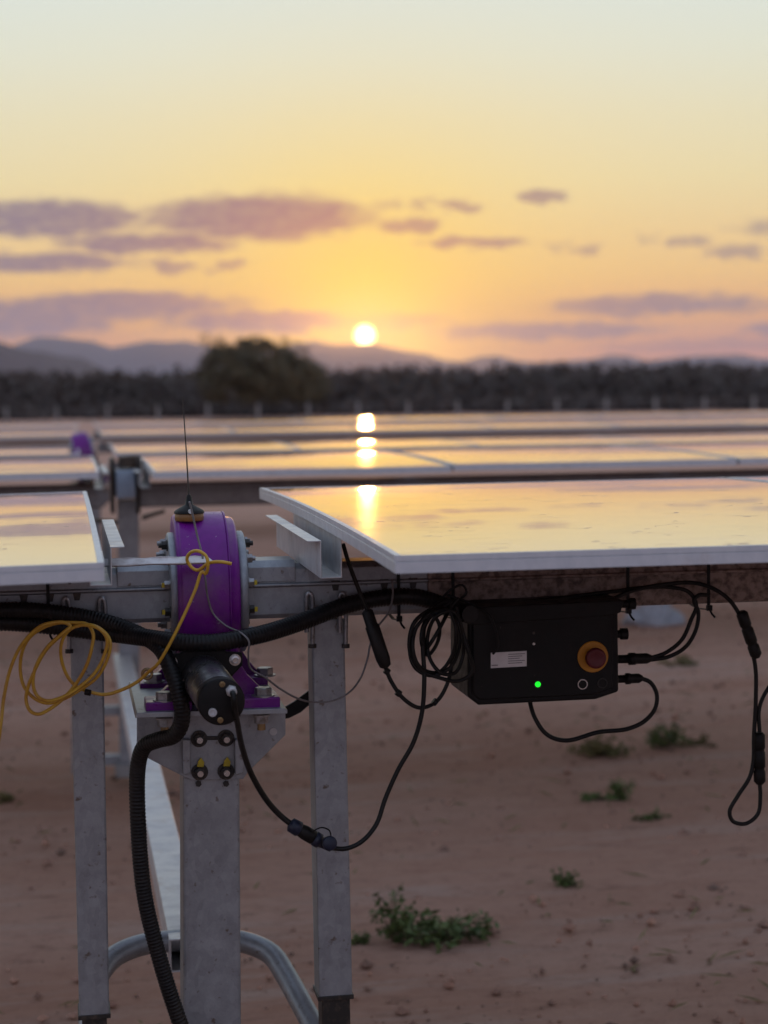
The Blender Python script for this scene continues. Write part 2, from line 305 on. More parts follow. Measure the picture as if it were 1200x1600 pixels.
# ------------------------------------------------------------------ mesh helpers
ORG = {}
def tag(o, label, cat, group=None):
    o['label'] = label; o['category'] = cat
    if group: o['group'] = group
    return o
def thing(name, loc, label, cat, group=None):
    o = bpy.data.objects.new(name, None); COL.objects.link(o); o.location = loc; o.empty_display_size = .1
    ORG[o.name] = Vector(loc); return tag(o, label, cat, group)
class MB:
    def __init__(s): s.v = []; s.f = []; s.smooth = []
    def add(s, vs, fs, smooth=False):
        k = len(s.v); s.v += [Vector(v) for v in vs]; s.f += [tuple(i + k for i in f) for f in fs]; s.smooth += [smooth] * len(fs); return s
    def box(s, lo, hi):
        x0, y0, z0 = lo; x1, y1, z1 = hi
        return s.add([(x0, y0, z0), (x1, y0, z0), (x1, y1, z0), (x0, y1, z0), (x0, y0, z1), (x1, y0, z1), (x1, y1, z1), (x0, y1, z1)],
                     [(0, 3, 2, 1), (4, 5, 6, 7), (0, 1, 5, 4), (1, 2, 6, 5), (2, 3, 7, 6), (3, 0, 4, 7)])
    def prism(s, poly, vec):                    # poly: 3-D points, swept along vec
        n = len(poly); vec = Vector(vec); a = [Vector(p) for p in poly]
        fs = [tuple(range(n)), tuple(reversed(range(n, 2 * n)))] + [(i, n + i, n + (i + 1) % n, (i + 1) % n) for i in range(n)]
        return s.add(a + [p + vec for p in a], fs)
    def ppx(s, pts, Y, depth):                  # polygon read off the photo on the plane Y, with real depth
        return s.prism([P(x, y, Y) for x, y in pts], (0, depth, 0))
    def lathe(s, c, axis, prof, n=32, smooth=True, caps=True):    # prof: (distance along axis, radius)
        axis = Vector(axis).normalized(); u = axis.orthogonal().normalized(); w = axis.cross(u); c = Vector(c); vs = []; fs = []
        for d, r in prof:
            for i in range(n):
                a = 2 * math.pi * i / n; vs.append(c + axis * d + (u * math.cos(a) + w * math.sin(a)) * r)
        for k in range(len(prof) - 1):
            for i in range(n): fs.append((k * n + i, k * n + (i + 1) % n, (k + 1) * n + (i + 1) % n, (k + 1) * n + i))
        s.add(vs, fs, smooth)
        if caps:
            m = (len(prof) - 1) * n
            s.add(vs[:n], [tuple(reversed(range(n)))]); s.add(vs[m:], [tuple(range(n))])
        return s
    def cyl(s, a, b, r, n=16, r2=None, smooth=True):
        a = Vector(a); b = Vector(b); return s.lathe(a, b - a, [(0, r), ((b - a).length, r if r2 is None else r2)], n, smooth)
    def sweep(s, pts, rad, n=8, caps=True, flat=None):      # rad: number or function of (index, arc length)
        pts = [Vector(p) for p in pts]; vs = []; fs = []; t0 = (pts[1] - pts[0]).normalized(); u = t0.orthogonal().normalized(); L = 0
        for i, p in enumerate(pts):
            t = (pts[min(i + 1, len(pts) - 1)] - pts[max(i - 1, 0)])
            t = t.normalized() if t.length > 1e-9 else t0
            u = (u - t * u.dot(t)); u = u.normalized() if u.length > 1e-6 else t.orthogonal().normalized(); w = t.cross(u)
            if i: L += (p - pts[i - 1]).length
            r = rad(i, L) if callable(rad) else rad
            for k in range(n):
                a = 2 * math.pi * k / n; vs.append(p + (u * math.cos(a) + w * math.sin(a)) * r)
        for i in range(len(pts) - 1):
            for k in range(n): fs.append((i * n + k, i * n + (k + 1) % n, (i + 1) * n + (k + 1) % n, (i + 1) * n + k))
        s.add(vs, fs, True)
        if caps:
            m = (len(pts) - 1) * n; s.add(vs[:n], [tuple(reversed(range(n)))]); s.add(vs[m:], [tuple(range(n))])
        return s
    def build(s, name, m, parent=None, bevel=0, fix=True):
        off = ORG[parent.name] if parent is not None else Vector((0, 0, 0))
        me = bpy.data.meshes.new(name); me.from_pydata([v - off for v in s.v], [], s.f)
        me.polygons.foreach_set('use_smooth', s.smooth)
        if fix:
            bm = bmesh.new(); bm.from_mesh(me); bmesh.ops.recalc_face_normals(bm, faces=bm.faces); bm.to_mesh(me); bm.free()
        me.materials.append(m); me.update()
        o = bpy.data.objects.new(name, me); COL.objects.link(o)
        ORG[o.name] = off
        if parent is not None: o.parent = parent
        if bevel:
            b = o.modifiers.new('bevel', 'BEVEL'); b.width = bevel; b.segments = 2; b.limit_method = 'ANGLE'; b.angle_limit = R(40)
        return o
def catmull(pts, step=.006):
    pts = [Vector(p) for p in pts]; out = []
    ext = [pts[0] * 2 - pts[1]] + pts + [pts[-1] * 2 - pts[-2]]
    for i in range(1, len(ext) - 2):
        p0, p1, p2, p3 = ext[i - 1:i + 3]; n = max(2, int((p2 - p1).length / step))
        t01 = max(1e-5, (p1 - p0).length) ** .5; t12 = max(1e-5, (p2 - p1).length) ** .5; t23 = max(1e-5, (p3 - p2).length) ** .5
        m1 = (p2 - p1) + ((p1 - p0) / t01 - (p2 - p0) / (t01 + t12)) * t12
        m2 = (p2 - p1) + ((p3 - p2) / t23 - (p3 - p1) / (t12 + t23)) * t12
        for k in range(n):
            t = k / n; out.append(p1 * (2 * t**3 - 3 * t**2 + 1) + m1 * (t**3 - 2 * t**2 + t) + p2 * (-2 * t**3 + 3 * t**2) + m2 * (t**3 - t**2))
    out.append(pts[-1]); return out
def pxs(lst, Y=None):            # [(px, py, Y), ...] -> points
    return [P(a[0], a[1], a[2] if len(a) > 2 else Y) for a in lst]
def copy_tree(o, parent=None):
    c = o.copy(); COL.objects.link(c); c.parent = parent; ORG[c.name] = ORG.get(o.name, Vector())
    for ch in list(o.children): copy_tree(ch, c)
    return c
def struct(o): o['kind'] = 'structure'; return o
def stuff(o): o['kind'] = 'stuff'; return o

# ------------------------------------------------------------------ the setting
def ground():
    # finely cut and uneven where the camera stands near, flat out to the hills
    xs = [-14500, -6000, -2500, -1000, -400, -150, -60, -25, -12] + [-6 + .25 * i for i in range(77)] + [16, 24, 40, 80, 160, 400, 1000, 2500, 6000, 14500]
    ys = [-14500, -5000, -1500, -400, -100, -30, -10, -4, 0, 2] + [3 + .25 * i for i in range(85)] + [26, 30, 40, 60, 100, 160, 400, 1000, 2500, 6000, 14500]
    vs = []; fs = []; nx = len(xs)
    from mathutils import noise as mn
    for y in ys:
        for x in xs:
            near = 1 if -6 <= x <= 13 and 3 <= y <= 24 else 0
            z = (mn.noise(Vector((x * .35, y * .9, 1))) * .025 + mn.noise(Vector((x * 1.3, y * 2.2, 4))) * .012) * near
            vs.append((x, y, z))
    for j in range(len(ys) - 1):
        for i in range(nx - 1): fs.append((j * nx + i, j * nx + i + 1, (j + 1) * nx + i + 1, (j + 1) * nx + i))
    b = MB(); b.add(vs, fs, True); struct(b.build('ground', SAND, fix=False))
ground()

def interp(prof, x):
    if x <= prof[0][0]: return prof[0][1]
    for (a, b), (c, d) in zip(prof, prof[1:]):
        if x <= c:
            t = (x - a) / (c - a); t = t * t * (3 - 2 * t); return b + (d - b) * t
    return prof[-1][1]
def ridge(name, prof, dist, depth, m, az0, az1, seed):
    """hills whose crest stands at the heights read off the photo; front and back slopes fall to the plain"""
    from mathutils import noise as mn
    vs = []; fs = []; cols = 220; rows = 9
    for j in range(rows):
        t = j / (rows - 1); h = math.sin(math.pi * min(1, t * 1.0)) ** 1.1
        for i in range(cols):
            az = az0 + (az1 - az0) * i / (cols - 1); r = dist + depth * (t - .5)
            px = 600 + FPX * math.tan(az - math.atan(505 / FPX))
            hz = 607 - math.tan(R(.8)) * (px - 95)
            if -150 <= px <= 1350: e = (hz - interp(prof, px)) / FPX
            else: e = (hz - (553 + 10 * mn.noise(Vector((az * 14, seed, 0))))) / FPX
            z = max(0, dist * e) * h * (1 + .12 * mn.noise(Vector((az * 60, j * .7, seed)))) - 3
            vs.append((r * math.sin(az), r * math.cos(az), z))
    for j in range(rows - 1):
        for i in range(cols - 1): fs.append((j * cols + i, j * cols + i + 1, (j + 1) * cols + i + 1, (j + 1) * cols + i))
    b = MB(); b.add(vs, fs, True); return struct(b.build(name, m, fix=False))
blue = [(-150, 545), (0, 548), (60, 527), (130, 530), (178, 548), (215, 534), (300, 530), (335, 541), (400, 546), (455, 540), (500, 533), (560, 538), (610, 541),
        (650, 551), (700, 563), (760, 556), (830, 566), (900, 562), (960, 552), (1010, 563), (1080, 556), (1140, 552), (1200, 560), (1350, 556)]
ridge('mountains', blue, 12000, 2200, HILL, R(-50), R(70), 3)
redh = [(-150, 508), (-60, 518), (0, 530), (60, 545), (120, 559), (180, 575), (230, 590), (1350, 600)]
ridge('hill', redh, 4000, 900, HILLR, R(-9), R(4.5), 5)

def leaves(b, c, rad, n, size):
    for _ in range(n):
        while True:
            d = Vector((random.uniform(-1, 1), random.uniform(-1, 1), random.uniform(-1, 1)))
            if .15 < d.length < 1: break
        p = Vector(c) + Vector((d.x * rad[0], d.y * rad[1], d.z * rad[2])); s = size * random.uniform(.5, 1.3)
        u = Vector((random.gauss(0, 1), random.gauss(0, 1), random.gauss(0, 1))).normalized(); w = u.orthogonal().normalized() * s; u = u * s * random.uniform(.6, 1)
        b.add([p - u, p + w * .5, p + u, p - w * .5], [(0, 1, 2, 3)])
def scrub():
    b = MB()
    for _ in range(5600):
        az = R(random.uniform(-38, 58)); d = 128 + 190 * random.random() ** 1.4
        x, y = d * math.sin(az), d * math.cos(az)
        h = random.uniform(1.9, 3.6) * (1 + max(0, d - 140) * .0028); w = random.uniform(1.0, 2.3)
        leaves(b, (x, y, h * .48), (w, w, h * .50), 26, .5)
        b.cyl((x, y, -.1), (x + random.uniform(-.2, .2), y, h * .5), .09, 4, .05)
    for _ in range(1500):
        az = R(random.uniform(-38, 58)); d = random.uniform(122, 140); h = random.uniform(.7, 1.7); w = random.uniform(.8, 1.5)
        leaves(b, (d * math.sin(az), d * math.cos(az), h * .42), (w, w, h * .5), 26, .4)
    stuff(tag(b.build('scrub_woodland', SCRUB, fix=False), 'dark thorny scrub woodland behind the fence below the mountains', 'woodland'))
scrub()
def tree(px, top, D, width, label, nl, seed):
    random.seed(seed)
    base = ray(px, 600); base = Vector((base.x, base.y, 0)).normalized() * D; H = P(px, top, base.y).z
    t = thing('broadleaf_tree', base, label, 'tree')
    tb = MB(); tips = []
    tb.sweep(catmull([base + Vector((0, 0, -.2)), base + Vector((.1, 0, H * .18)), base + Vector((-.05, .1, H * .38))], .2), lambda i, L: .22 - .03 * L, 8)
    for k in range(11):
        a = k * 2.4 + random.uniform(-.3, .3); r = width * random.uniform(.2, .46); z = H * random.uniform(.5, .9) * (1 - .35 * (r / width) ** 2)
        tip = base + Vector((math.cos(a) * r, math.sin(a) * r, z)); st = base + Vector((0, .05, H * random.uniform(.22, .38)))
        mid = (st + tip) / 2 + Vector((random.uniform(-.2, .2), random.uniform(-.2, .2), .25))
        tb.sweep(catmull([st, mid, tip], .25), lambda i, L: max(.02, .1 - .025 * L), 6); tips += [tip, (mid + tip) / 2]
        for _ in range(3):
            q_ = tip + Vector((random.uniform(-.8, .8), random.uniform(-.8, .8), random.uniform(-.3, .55))); tb.cyl(mid.lerp(tip, .6), q_, .03, 4, .012); tips.append(q_)
    tb.build('trunk', BARK, t, fix=False)
    cb_ = MB()
    for p in tips:
        p.z = min(p.z, H - .35); leaves(cb_, p, (random.uniform(.5, .9), random.uniform(.5, .9), random.uniform(.35, .6)), nl // 4, .15)
    for k in range(135):
        a = random.uniform(0, 6.28); u = random.random() ** .5; v = random.random(); r = width * .5 * u
        top_ = H * (.34 + .62 * math.sqrt(max(0, 1 - u * u * .85))); z = H * .16 + (top_ - H * .16) * (1 - v * v * .8)
        rad = random.uniform(.35, .75); leaves(cb_, base + Vector((math.cos(a) * r, math.sin(a) * r, z - rad * .5)), (rad * 1.2, rad * 1.2, rad * .75), nl, .14)
    cb_.build('crown', TREEL, t, fix=False)
tree(398, 522, 118, 7.2, 'big round-crowned tree standing in front of the scrub left of the sun', 110, 11)
tree(462, 556, 126, 3.6, 'low bushy tree beside the big round-crowned one', 70, 12)
random.seed(21)

# boundary fence: concrete posts in front of the scrub
f0 = ray(600, 600); FY = 104
fence = thing('boundary_fence', (0, FY, 0), 'distant fence of pale concrete posts and wires along the scrub', 'fence')
fx0 = P(10, 640, FY).x
for i in range(-3, 22):
    x = fx0 + i * 76 / FPX * FY * (1 + .0035 * i); b = MB()
    b.box((x - .075, FY - .075, -.3), (x + .075, FY + .075, .98)); b.box((x - .05, FY - .05, .98), (x + .05, FY + .05, 1.05)); b.build('post', CONC, fence, .01)
for z in (.3, .6, .9):
    MB().sweep([(-16, FY - .1, z), (20, FY - .1, z - .02), (62, FY - .1, z)], .006, 5).build('wire', STEEL, fence)

# ------------------------------------------------------------------ solar panels
PL, PW, FH, BOW = 2.2, 1.35, .030, .0105
def bow(y): return -BOW * (y / (PL / 2)) ** 2
def grid_glass():
    vs = []; fs = []; nx, ny = 8, 44; x0, x1, y0, y1 = -PW / 2 + .009, PW / 2 - .009, -PL / 2 + .009, PL / 2 - .009
    for top in (0, 1):
        for j in range(ny + 1):
            for i in range(nx + 1):
                y = y0 + (y1 - y0) * j / ny; vs.append((x0 + (x1 - x0) * i / nx, y, bow(y) - .0018 - .005 * (1 - top)))
    n = (nx + 1) * (ny + 1)
    for top in (0, 1):
        for j in range(ny):
            for i in range(nx):
                a = top * n + j * (nx + 1) + i; q4 = (a, a + 1, a + nx + 2, a + nx + 1); fs.append(q4 if top else q4[::-1])
    b = MB(); b.add(vs, fs, True); return b
PROF = [(0, 0), (0, -.0095), (-.0012, -.0105), (0, -.0115), (0, -FH), (-.030, -FH), (-.030, -FH + .0016), (-.0022, -FH + .0016), (-.0022, -.0085), (-.011, -.0085), (-.011, 0)]
def rail_sweep(kind):
    b = MB(); n = len(PROF)
    st = [(-PL / 2 + PL * k / 24) for k in range(25)] if kind in 'LR' else [-PW / 2 + .0005, PW / 2 - .0005]
    vs = []
    for s in st:
        for u, w in PROF:
            if kind == 'R': vs.append((PW / 2 + u, s, bow(s) + w))
            elif kind == 'L': vs.append((-PW / 2 - u, s, bow(s) + w))
            else:
                sg = -1 if kind == 'F' else 1; vs.append((s, sg * (PL / 2 + u + .0012), bow(PL / 2) + w - .0003))
    fs = [tuple(range(n)), tuple(reversed(range((len(st) - 1) * n, len(st) * n)))]
    for k in range(len(st) - 1):
        for i in range(n): fs.append((k * n + i, k * n + (i + 1) % n, (k + 1) * n + (i + 1) % n, (k + 1) * n + i))
    b.add(vs, fs); return b
def make_panel():
    t = thing('solar_panel', (0, 0, 0), '-', 'solar panel')
    grid_glass().build('glass', GLASS, t)
    for k in 'FBLR': rail_sweep(k).build('frame_rail', ALU, t)
    b = MB(); b.box((-.06, -.03, -.026), (.06, .03, -.0085)); b.build('junction_box', BLACK, t, .003)
    return t
YF = 3.115; TY = YF + PL / 2
PZ = P(617, 868, YF).z + BOW                   # height of the crown of the near panels
XR = P(617, 868, YF).x; XL = P(163, 880, YF).x
panel0 = make_panel(); first = [True]
ORD = ['first', 'second', 'third', 'fourth', 'fifth', 'sixth', 'seventh', 'eighth', 'ninth', 'tenth', 'eleventh', 'twelfth']
def panel(x, y, z, label, group, rx=0, ry=0):
    o = panel0 if first[0] else copy_tree(panel0); first[0] = False
    o.location = (x, y, z); o.rotation_euler = (R(rx), R(ry), 0); o['label'] = label; o['group'] = group; return o
GAPX = .016
panel(XR + PW / 2, TY, PZ, 'large near solar panel with the sun mirrored in it, above the control box', 'panels of the nearest row')
panel(XR + PW * 1.5 + GAPX, TY, PZ, 'near solar panel of which one corner shows at the right edge of the photo', 'panels of the nearest row')
panel(XL - PW / 2, TY + .02, PZ - .008, 'near solar panel left of the purple drive, cut by the left edge of the photo', 'panels of the nearest row', ry=-.75)
ROWS = [None, (8.55, -.372, 2, 4), (14.1, -.475, 2, 6), (19.6, -.47, 3, 8), (25.1, -.48, 3, 10)]
RN = ['nearest', 'second', 'third', 'fourth', 'farthest']
GX0 = {1: (P(155, 735, 8.55).x, P(240, 745, 8.55).x), 2: (P(124, 700, 14.1).x, P(180, 700, 14.1).x), 3: (P(120, 680, 19.6).x, P(158, 680, 19.6).x), 4: (P(122, 670, 25.1).x, P(150, 670, 25.1).x)}
for r in range(1, 5):
    y0, dz, nl, nr = ROWS[r]; xl, xr = GX0[r]
    for k in range(nr):
        panel(xr + PW / 2 + k * (PW + GAPX), y0 + PL / 2, CAMZ + dz + BOW + random.uniform(-.004, .004), f'{ORD[k]} solar panel right of the drive gap in the {RN[r]} row of panels', f'panels of the {RN[r]} row', rx=random.uniform(-.12, .12), ry=random.uniform(-.15, .15))
    for k in range(nl):
        panel(xl - PW / 2 - k * (PW + GAPX), y0 + PL / 2, CAMZ + dz + BOW + random.uniform(-.004, .004), f'{ORD[k]} solar panel left of the drive gap in the {RN[r]} row of panels', f'panels of the {RN[r]} row', rx=random.uniform(-.12, .12), ry=random.uniform(-.15, .15))

# ------------------------------------------------------------------ torque tubes and module rails
TUBE_TOP = PZ - FH - .087; TUBE_H = .120; ZC = TUBE_TOP - TUBE_H / 2
def tube_prof(top, s=0.0):          # (y, z) outline: bevelled upper half, folded lip, upright lower half
    return [(-.040 - s, top + s), (-.054 - s, top - .012 + s), (-.058 - s, top - .042), (-.068 - s, top - .043), (-.068 - s, top - .048), (-.058 - s, top - .050), (-.058 - s, top - .110),
            (-.050 - s, top - TUBE_H - s), (.050 + s, top - TUBE_H - s), (.058 + s, top - .110), (.058 + s, top - .050), (.068 + s, top - .048), (.068 + s, top - .043), (.058 + s, top - .042), (.054 + s, top - .012 + s), (.040 + s, top + s)]
def torque_tube(x0, x1, yc, top, label, near, m=GALV):
    t = thing('torque_tube', ((x0 + x1) / 2, yc, top - TUBE_H), label, 'torque tube', 'torque tubes of the panel rows')
    b = MB(); b.prism([(x0, yc + y, z) for y, z in tube_prof(top)], (x1 - x0, 0, 0)); b.build('tube', m, t, .0015 if near else 0)
    return t
DX = P(324, 925, TY).x              # centre of the slew drive
FLW = .084                          # half width over the drive's end flanges
ltube = torque_tube(-1.4, DX - FLW, TY, TUBE_TOP, 'galvanised torque tube left of the purple drive', True)
XS = P(661, 930, TY).x
rtube = torque_tube(DX + FLW, XS, TY, TUBE_TOP, 'galvanised torque tube right of the purple drive, under the large panel', True)
for t, xa, xb in ((ltube, P(182, 890, TY).x, DX - FLW - .001), (rtube, DX + FLW + .001, P(456, 890, TY).x)):
    b = MB(); b.prism([(xa, TY + y, z) for y, z in [(-.062, TUBE_TOP - .038), (-.062, TUBE_TOP - .006), (-.046, TUBE_TOP + .008), (.046, TUBE_TOP + .008), (.062, TUBE_TOP - .006), (.062, TUBE_TOP - .038), (.0585, TUBE_TOP - .038), (.0575, TUBE_TOP - .010), (.041, TUBE_TOP + .003), (-.041, TUBE_TOP + .003), (-.0575, TUBE_TOP - .010), (-.0585, TUBE_TOP - .038)]], (xb - xa, 0, 0))
    b.build('sleeve', GALV, t, .001)
def tab(px, py, t, w=.010, h=.022):
    p = P(px, py, TY - .0585); b = MB(); b.prism([p + Vector((-w, 0, 0)), p + Vector((w, 0, 0)), p + Vector((w * .55, 0, -h)), p + Vector((-w * .55, 0, -h))], (0, -.004, 0)); b.build('tab', DARKST, t)
for px, py in ((524, 907), (600, 905), (645, 903)): tab(px, py, rtube)
for px, py in ((37, 926), (78, 924), (120, 922)): tab(px, py, ltube)
# splice sleeve on the right tube and clamp nuts
xa, xb = P(661, 930, TY).x, P(700, 930, TY).x
b = MB(); b.prism([(xa, TY + y, z) for y, z in tube_prof(TUBE_TOP, .004)], (xb - xa, 0, 0)); b.build('splice_sleeve', DIRTY, rtube, .001)
b = MB(); b.prism([(xa + .0005, TY + y * .997, z - .0003) for y, z in tube_prof(TUBE_TOP)], (4.2 - xa, 0, 0)); b.build('dirty_tube', DIRTY, rtube, .0015)
for r in range(1, 5):
    y0, dz, nl, nr = ROWS[r]; xl, xr = GX0[r]; zt = CAMZ + dz - FH - .087 + BOW; mid = (xl + xr) / 2
    torque_tube(xl - nl * PW + .1, mid - .1, y0 + PL / 2, zt, f'torque tube under the left panels of the {RN[r]} row', False)
    torque_tube(mid + .1, xr + nr * PW - .1, y0 + PL / 2, zt, f'torque tube under the right panels of the {RN[r]} row', False)
def module_rail(x, yc, ztop, side, length, label, y_off=0):
    """channel with an outward lip, running across the tube under a panel edge; side = +1 lip to the right"""
    t = thing('module_rail', (x, yc, ztop - .087), label, 'rail', 'module rails across the torque tubes')
    h = .087; w = .044; f = .026; k = .0022; s = side
    pr = [(w / 2 + f, 0), (w / 2, 0), (w / 2, -h), (-w / 2, -h), (-w / 2, -.001), (-w / 2 - f, -.001), (-w / 2 - f, -.001 - k), (-w / 2 - k, -.001 - k)]
    pr = [(w / 2 + f, -.012), (w / 2, -.012), (w / 2, -h), (-w / 2, -h), (-w / 2, -.001), (-w / 2 + k, -.001), (-w / 2 + k, -h + k), (w / 2 - k, -h + k), (w / 2 - k, -.012 + k), (w / 2 + f, -.012 + k)]
    b = MB(); b.prism([(x + s * u, yc - length / 2 + y_off, ztop + w_) for u, w_ in pr], (0, length, 0)); b.build('channel', RAILM, t, .0008)
    for d in (-.03, .03):
        p = Vector((x, yc + d, ztop - h + k)); b = MB(); b.lathe(p, (0, 0, 1), [(0, .009), (.007, .009)], 6, False); b.build('bolt', STEEL, t)
    return t
module_rail(P(517, 880, 3.82).x, TY, PZ - FH, -1, .80, 'pale folded channel under the left edge of the large near panel', .0)
module_rail(P(157, 880, 3.82).x, TY, PZ - FH - .001, 1, .80, 'pale rail lip beside the right edge of the near left panel', .0)
module_rail(XR + PW + GAPX / 2, TY, PZ - FH - .001, 1, .80, 'rail under the seam of the two near right panels')
for sgn, x, w in ((-1, GX0[1][1] - .01, 'right'), (1, GX0[1][0] + .01, 'left')):
    module_rail(x, 8.55 + PL / 2, CAMZ - .372 - FH + BOW - .002, sgn, .9, f'pale rail at the {w} side of the drive gap in the second row')

# ------------------------------------------------------------------ slew drive, its post and bracket
C = Vector((DX, TY, P(324, 925, TY).z))
PXM = FPX / (C - CAM).dot(C2W @ Vector((0, 0, -1)))      # photo pixels per metre at the drive
drv = thing('slew_drive', (DX, TY, P(324, 1110, TY).z), 'purple slew drive with a black motor on the galvanised centre post', 'slew drive')
rr_ = .178
b = MB(); b.lathe(C, (1, 0, 0), [(-.0735, .150), (-.0735, .171), (-.068, .174), (-.0665, .174), (-.066, .177), (-.062, rr_), (.032, rr_), (.0365, .175), (.0375, .168), (.054, .165), (.0595, .160), (.061, .14)], 96, True)
housing = b.build('housing', PURPLE, drv, fix=True)
for e in housing.data.edges: pass
b = MB(); b.lathe(C, (1, 0, 0), [(.0355, .1775), (.0365, .1785), (.0385, .1785), (.0395, .1695)], 96, True); b.build('rim', PURPLE, housing)
for s, nm in ((-1, 'left'), (1, 'right')):
    b = MB(); b.lathe(C + Vector((s * .0645 - .0035, 0, 0)), (s, 0, 0), [(0, .118), (0, .132), (.0025, .134), (.0165, .134), (.019, .131), (.019, .07)], 64, True); fl = b.build('end_flange', GALV, drv)
    for k in range(12):
        a = (k + .5) * math.pi / 6; p = C + Vector((s * .0835 - .0035, math.cos(a) * .112, math.sin(a) * .112)); b = MB()
        b.lathe(p, (s, 0, 0), [(0, .0125), (.0025, .0125)], 14, False); b.lathe(p, (s, 0, 0), [(.0025, .0100), (.013, .0100)], 6, False); b.cyl(p + Vector((s * .013, 0, 0)), p + Vector((s * .020, 0, 0)), .0055, 8)
        b.build('bolt', STEEL if k % 3 else DARKST, fl)
        if k in (5, 6, 7, 8): 
            b = MB(); b.box((p.x + s * .016 - .003, p.y - .012, p.z - .004), (p.x + s * .016 + .003, p.y - .006, p.z + .006)); b.build('paint_mark', YMARK, fl)
# worm housing flaring down to the feet
b = MB(); b.ppx([(279, 975), (371, 975), (374, 1040), (392, 1064), (400, 1111), (276, 1112), (282, 1064), (284, 1040)], TY - .125, .27); b.build('worm_housing', PURPLE, drv, .006)
def foot(pad_l, pad_r, rib, Y, dp):
    b = MB(); b.ppx(pad_l, Y, dp); b.ppx(pad_r, Y, dp); b.ppx(rib, Y + dp * .62, dp * .38); b.build('foot', PURPLE, drv, .003)
foot([(228, 1113), (228, 1098), (300, 1096), (300, 1111)], [(375, 1109), (375, 1092), (438, 1089), (438, 1107)],
     [(233, 1106), (241, 1094), (276, 1060), (294, 1034), (372, 1032), (388, 1056), (424, 1091), (430, 1104)], TY - .205, .09)
foot([(219, 1086), (219, 1068), (290, 1066), (290, 1084)], [(372, 1081), (372, 1060), (419, 1058), (419, 1079)],
     [(224, 1080), (236, 1062), (262, 1036), (280, 1012), (374, 1010), (390, 1034), (412, 1058), (414, 1076)], TY + .105, .09)
def hexbolt(px, py, Y, par, up=1, r=.019, h=.016, m=STEEL):
    p = P(px, py, Y); b = MB(); b.lathe(p, (0, 0, 1), [(0, r * 1.3), (.0035, r * 1.3)], 20, False); b.lathe(p + Vector((0, 0, .0035)), (0, 0, 1), [(0, r), (h - .002, r), (h, r * .9)], 6, False); return b.build('bolt', m, par, .0008)
for px, py, Y in ((257, 1095, TY - .18), (411, 1088, TY - .18), (241, 1066, TY + .125), (414, 1056, TY + .125)): hexbolt(px, py, Y, drv)
# motor
MF = P(346, 1097, TY - .505); MBk = Vector((MF.x - .012, TY - .185, MF.z + .004)); ax = (MF - MBk).normalized(); ml = (MF - MBk).length
b = MB(); b.lathe(MBk, ax, [(0, .0465), (ml - .032, .0465), (ml - .030, .0455)], 48, True); mot = b.build('motor', MOTOR, drv)
e0 = MBk + ax * (ml - .030)
b = MB(); b.lathe(e0, ax, [(0, .0455), (.001, .0468), (.026, .0468), (.0285, .0455), (.0295, .043), (.0295, .006)], 48, True); b.build('end_cap', BLACK, mot)
fr = MBk + Vector((0, -.012, 0))
b = MB(); b.prism([fr + Vector((x, 0, z)) for x, z in ((-.050, -.06), (.050, -.06), (.052, -.01), (.083, .022), (.083, .048), (.050, .052), (.02, .07), (-.02, .07), (-.050, .052), (-.083, .048), (-.083, .022), (-.052, -.01))], (0, .016, 0)); b.build('motor_flange', BLACK, drv, .003)
for s in (-1, 1):
    p = fr + Vector((s * .067, 0, .034)); b = MB(); b.lathe(p, (0, -1, 0), [(0, .0125), (.002, .0125), (.002, .0095), (.010, .0095), (.0105, .006), (.007, .0055), (.007, .001)], 16, False); b.build('cap_screw', CHROME, drv)
fu = Vector((1, 0, 0)); fw = ax.cross(fu)
if fw.z < 0: fw = -fw
fc = e0 + ax * .0295
for px, py, m, r in ((347, 1069, BRASS, .0058), (332, 1113, PALE, .0085), (344, 1125, BRASS, .0058)):
    d = ray(px, py); p = CAM + d * ((fc - CAM).dot(ax) / d.dot(ax)); b = MB(); b.lathe(p, ax, [(0, r), (.004, r), (.0045, r * .6), (.0025, r * .5), (.0025, .0005)], 14, False); b.build('screw', m, mot)
d = ray(361, 1079); GL = CAM + d * ((fc - CAM).dot(ax) / d.dot(ax))
b = MB(); b.lathe(GL, ax, [(0, .0115), (.008, .0115)], 6, False); b.lathe(GL + ax * .008, ax, [(0, .0098), (.010, .0098), (.014, .007)], 16, True); b.build('cable_gland', PALE, mot)

PO = thing('drive_post', (DX, TY, 0), 'thick galvanised centre post with bolted bracket under the purple drive', 'post')
b = MB(); b.ppx([(286, 1160), (374, 1160), (377, 1625), (378, 1775), (288, 1775), (287, 1625)], TY - .062, .124); b.build('post', GALV, PO, .006)
b = MB(); b.ppx([(211, 1122), (449, 1115), (449, 1109), (445, 1107), (214, 1114)], TY - .225, .44); b.build('top_plate', GALV, PO, .001)
GP = [(214, 1120), (446, 1113), (446, 1148), (386, 1208), (380, 1217), (300, 1219), (288, 1214), (222, 1180), (214, 1170)]
for Y in (TY - .078, TY + .066):
    b = MB(); b.ppx(GP, Y, .011); b.build('gusset_plate', GALV, PO, .001)
for x0, x1 in ((285, 297), (367, 380)):
    b = MB(); b.ppx([(x0, 1156), (x1, 1156), (x1 + 1, 1209), (x0 + 1, 1211)], TY - .104, .026); b.build('rib', GALV, PO, .002)
b = MB(); b.ppx([(299, 1151), (366, 1150), (366, 1156), (299, 1157)], TY - .082, .005); b.build('slot_cover', DARKST, PO, .001)
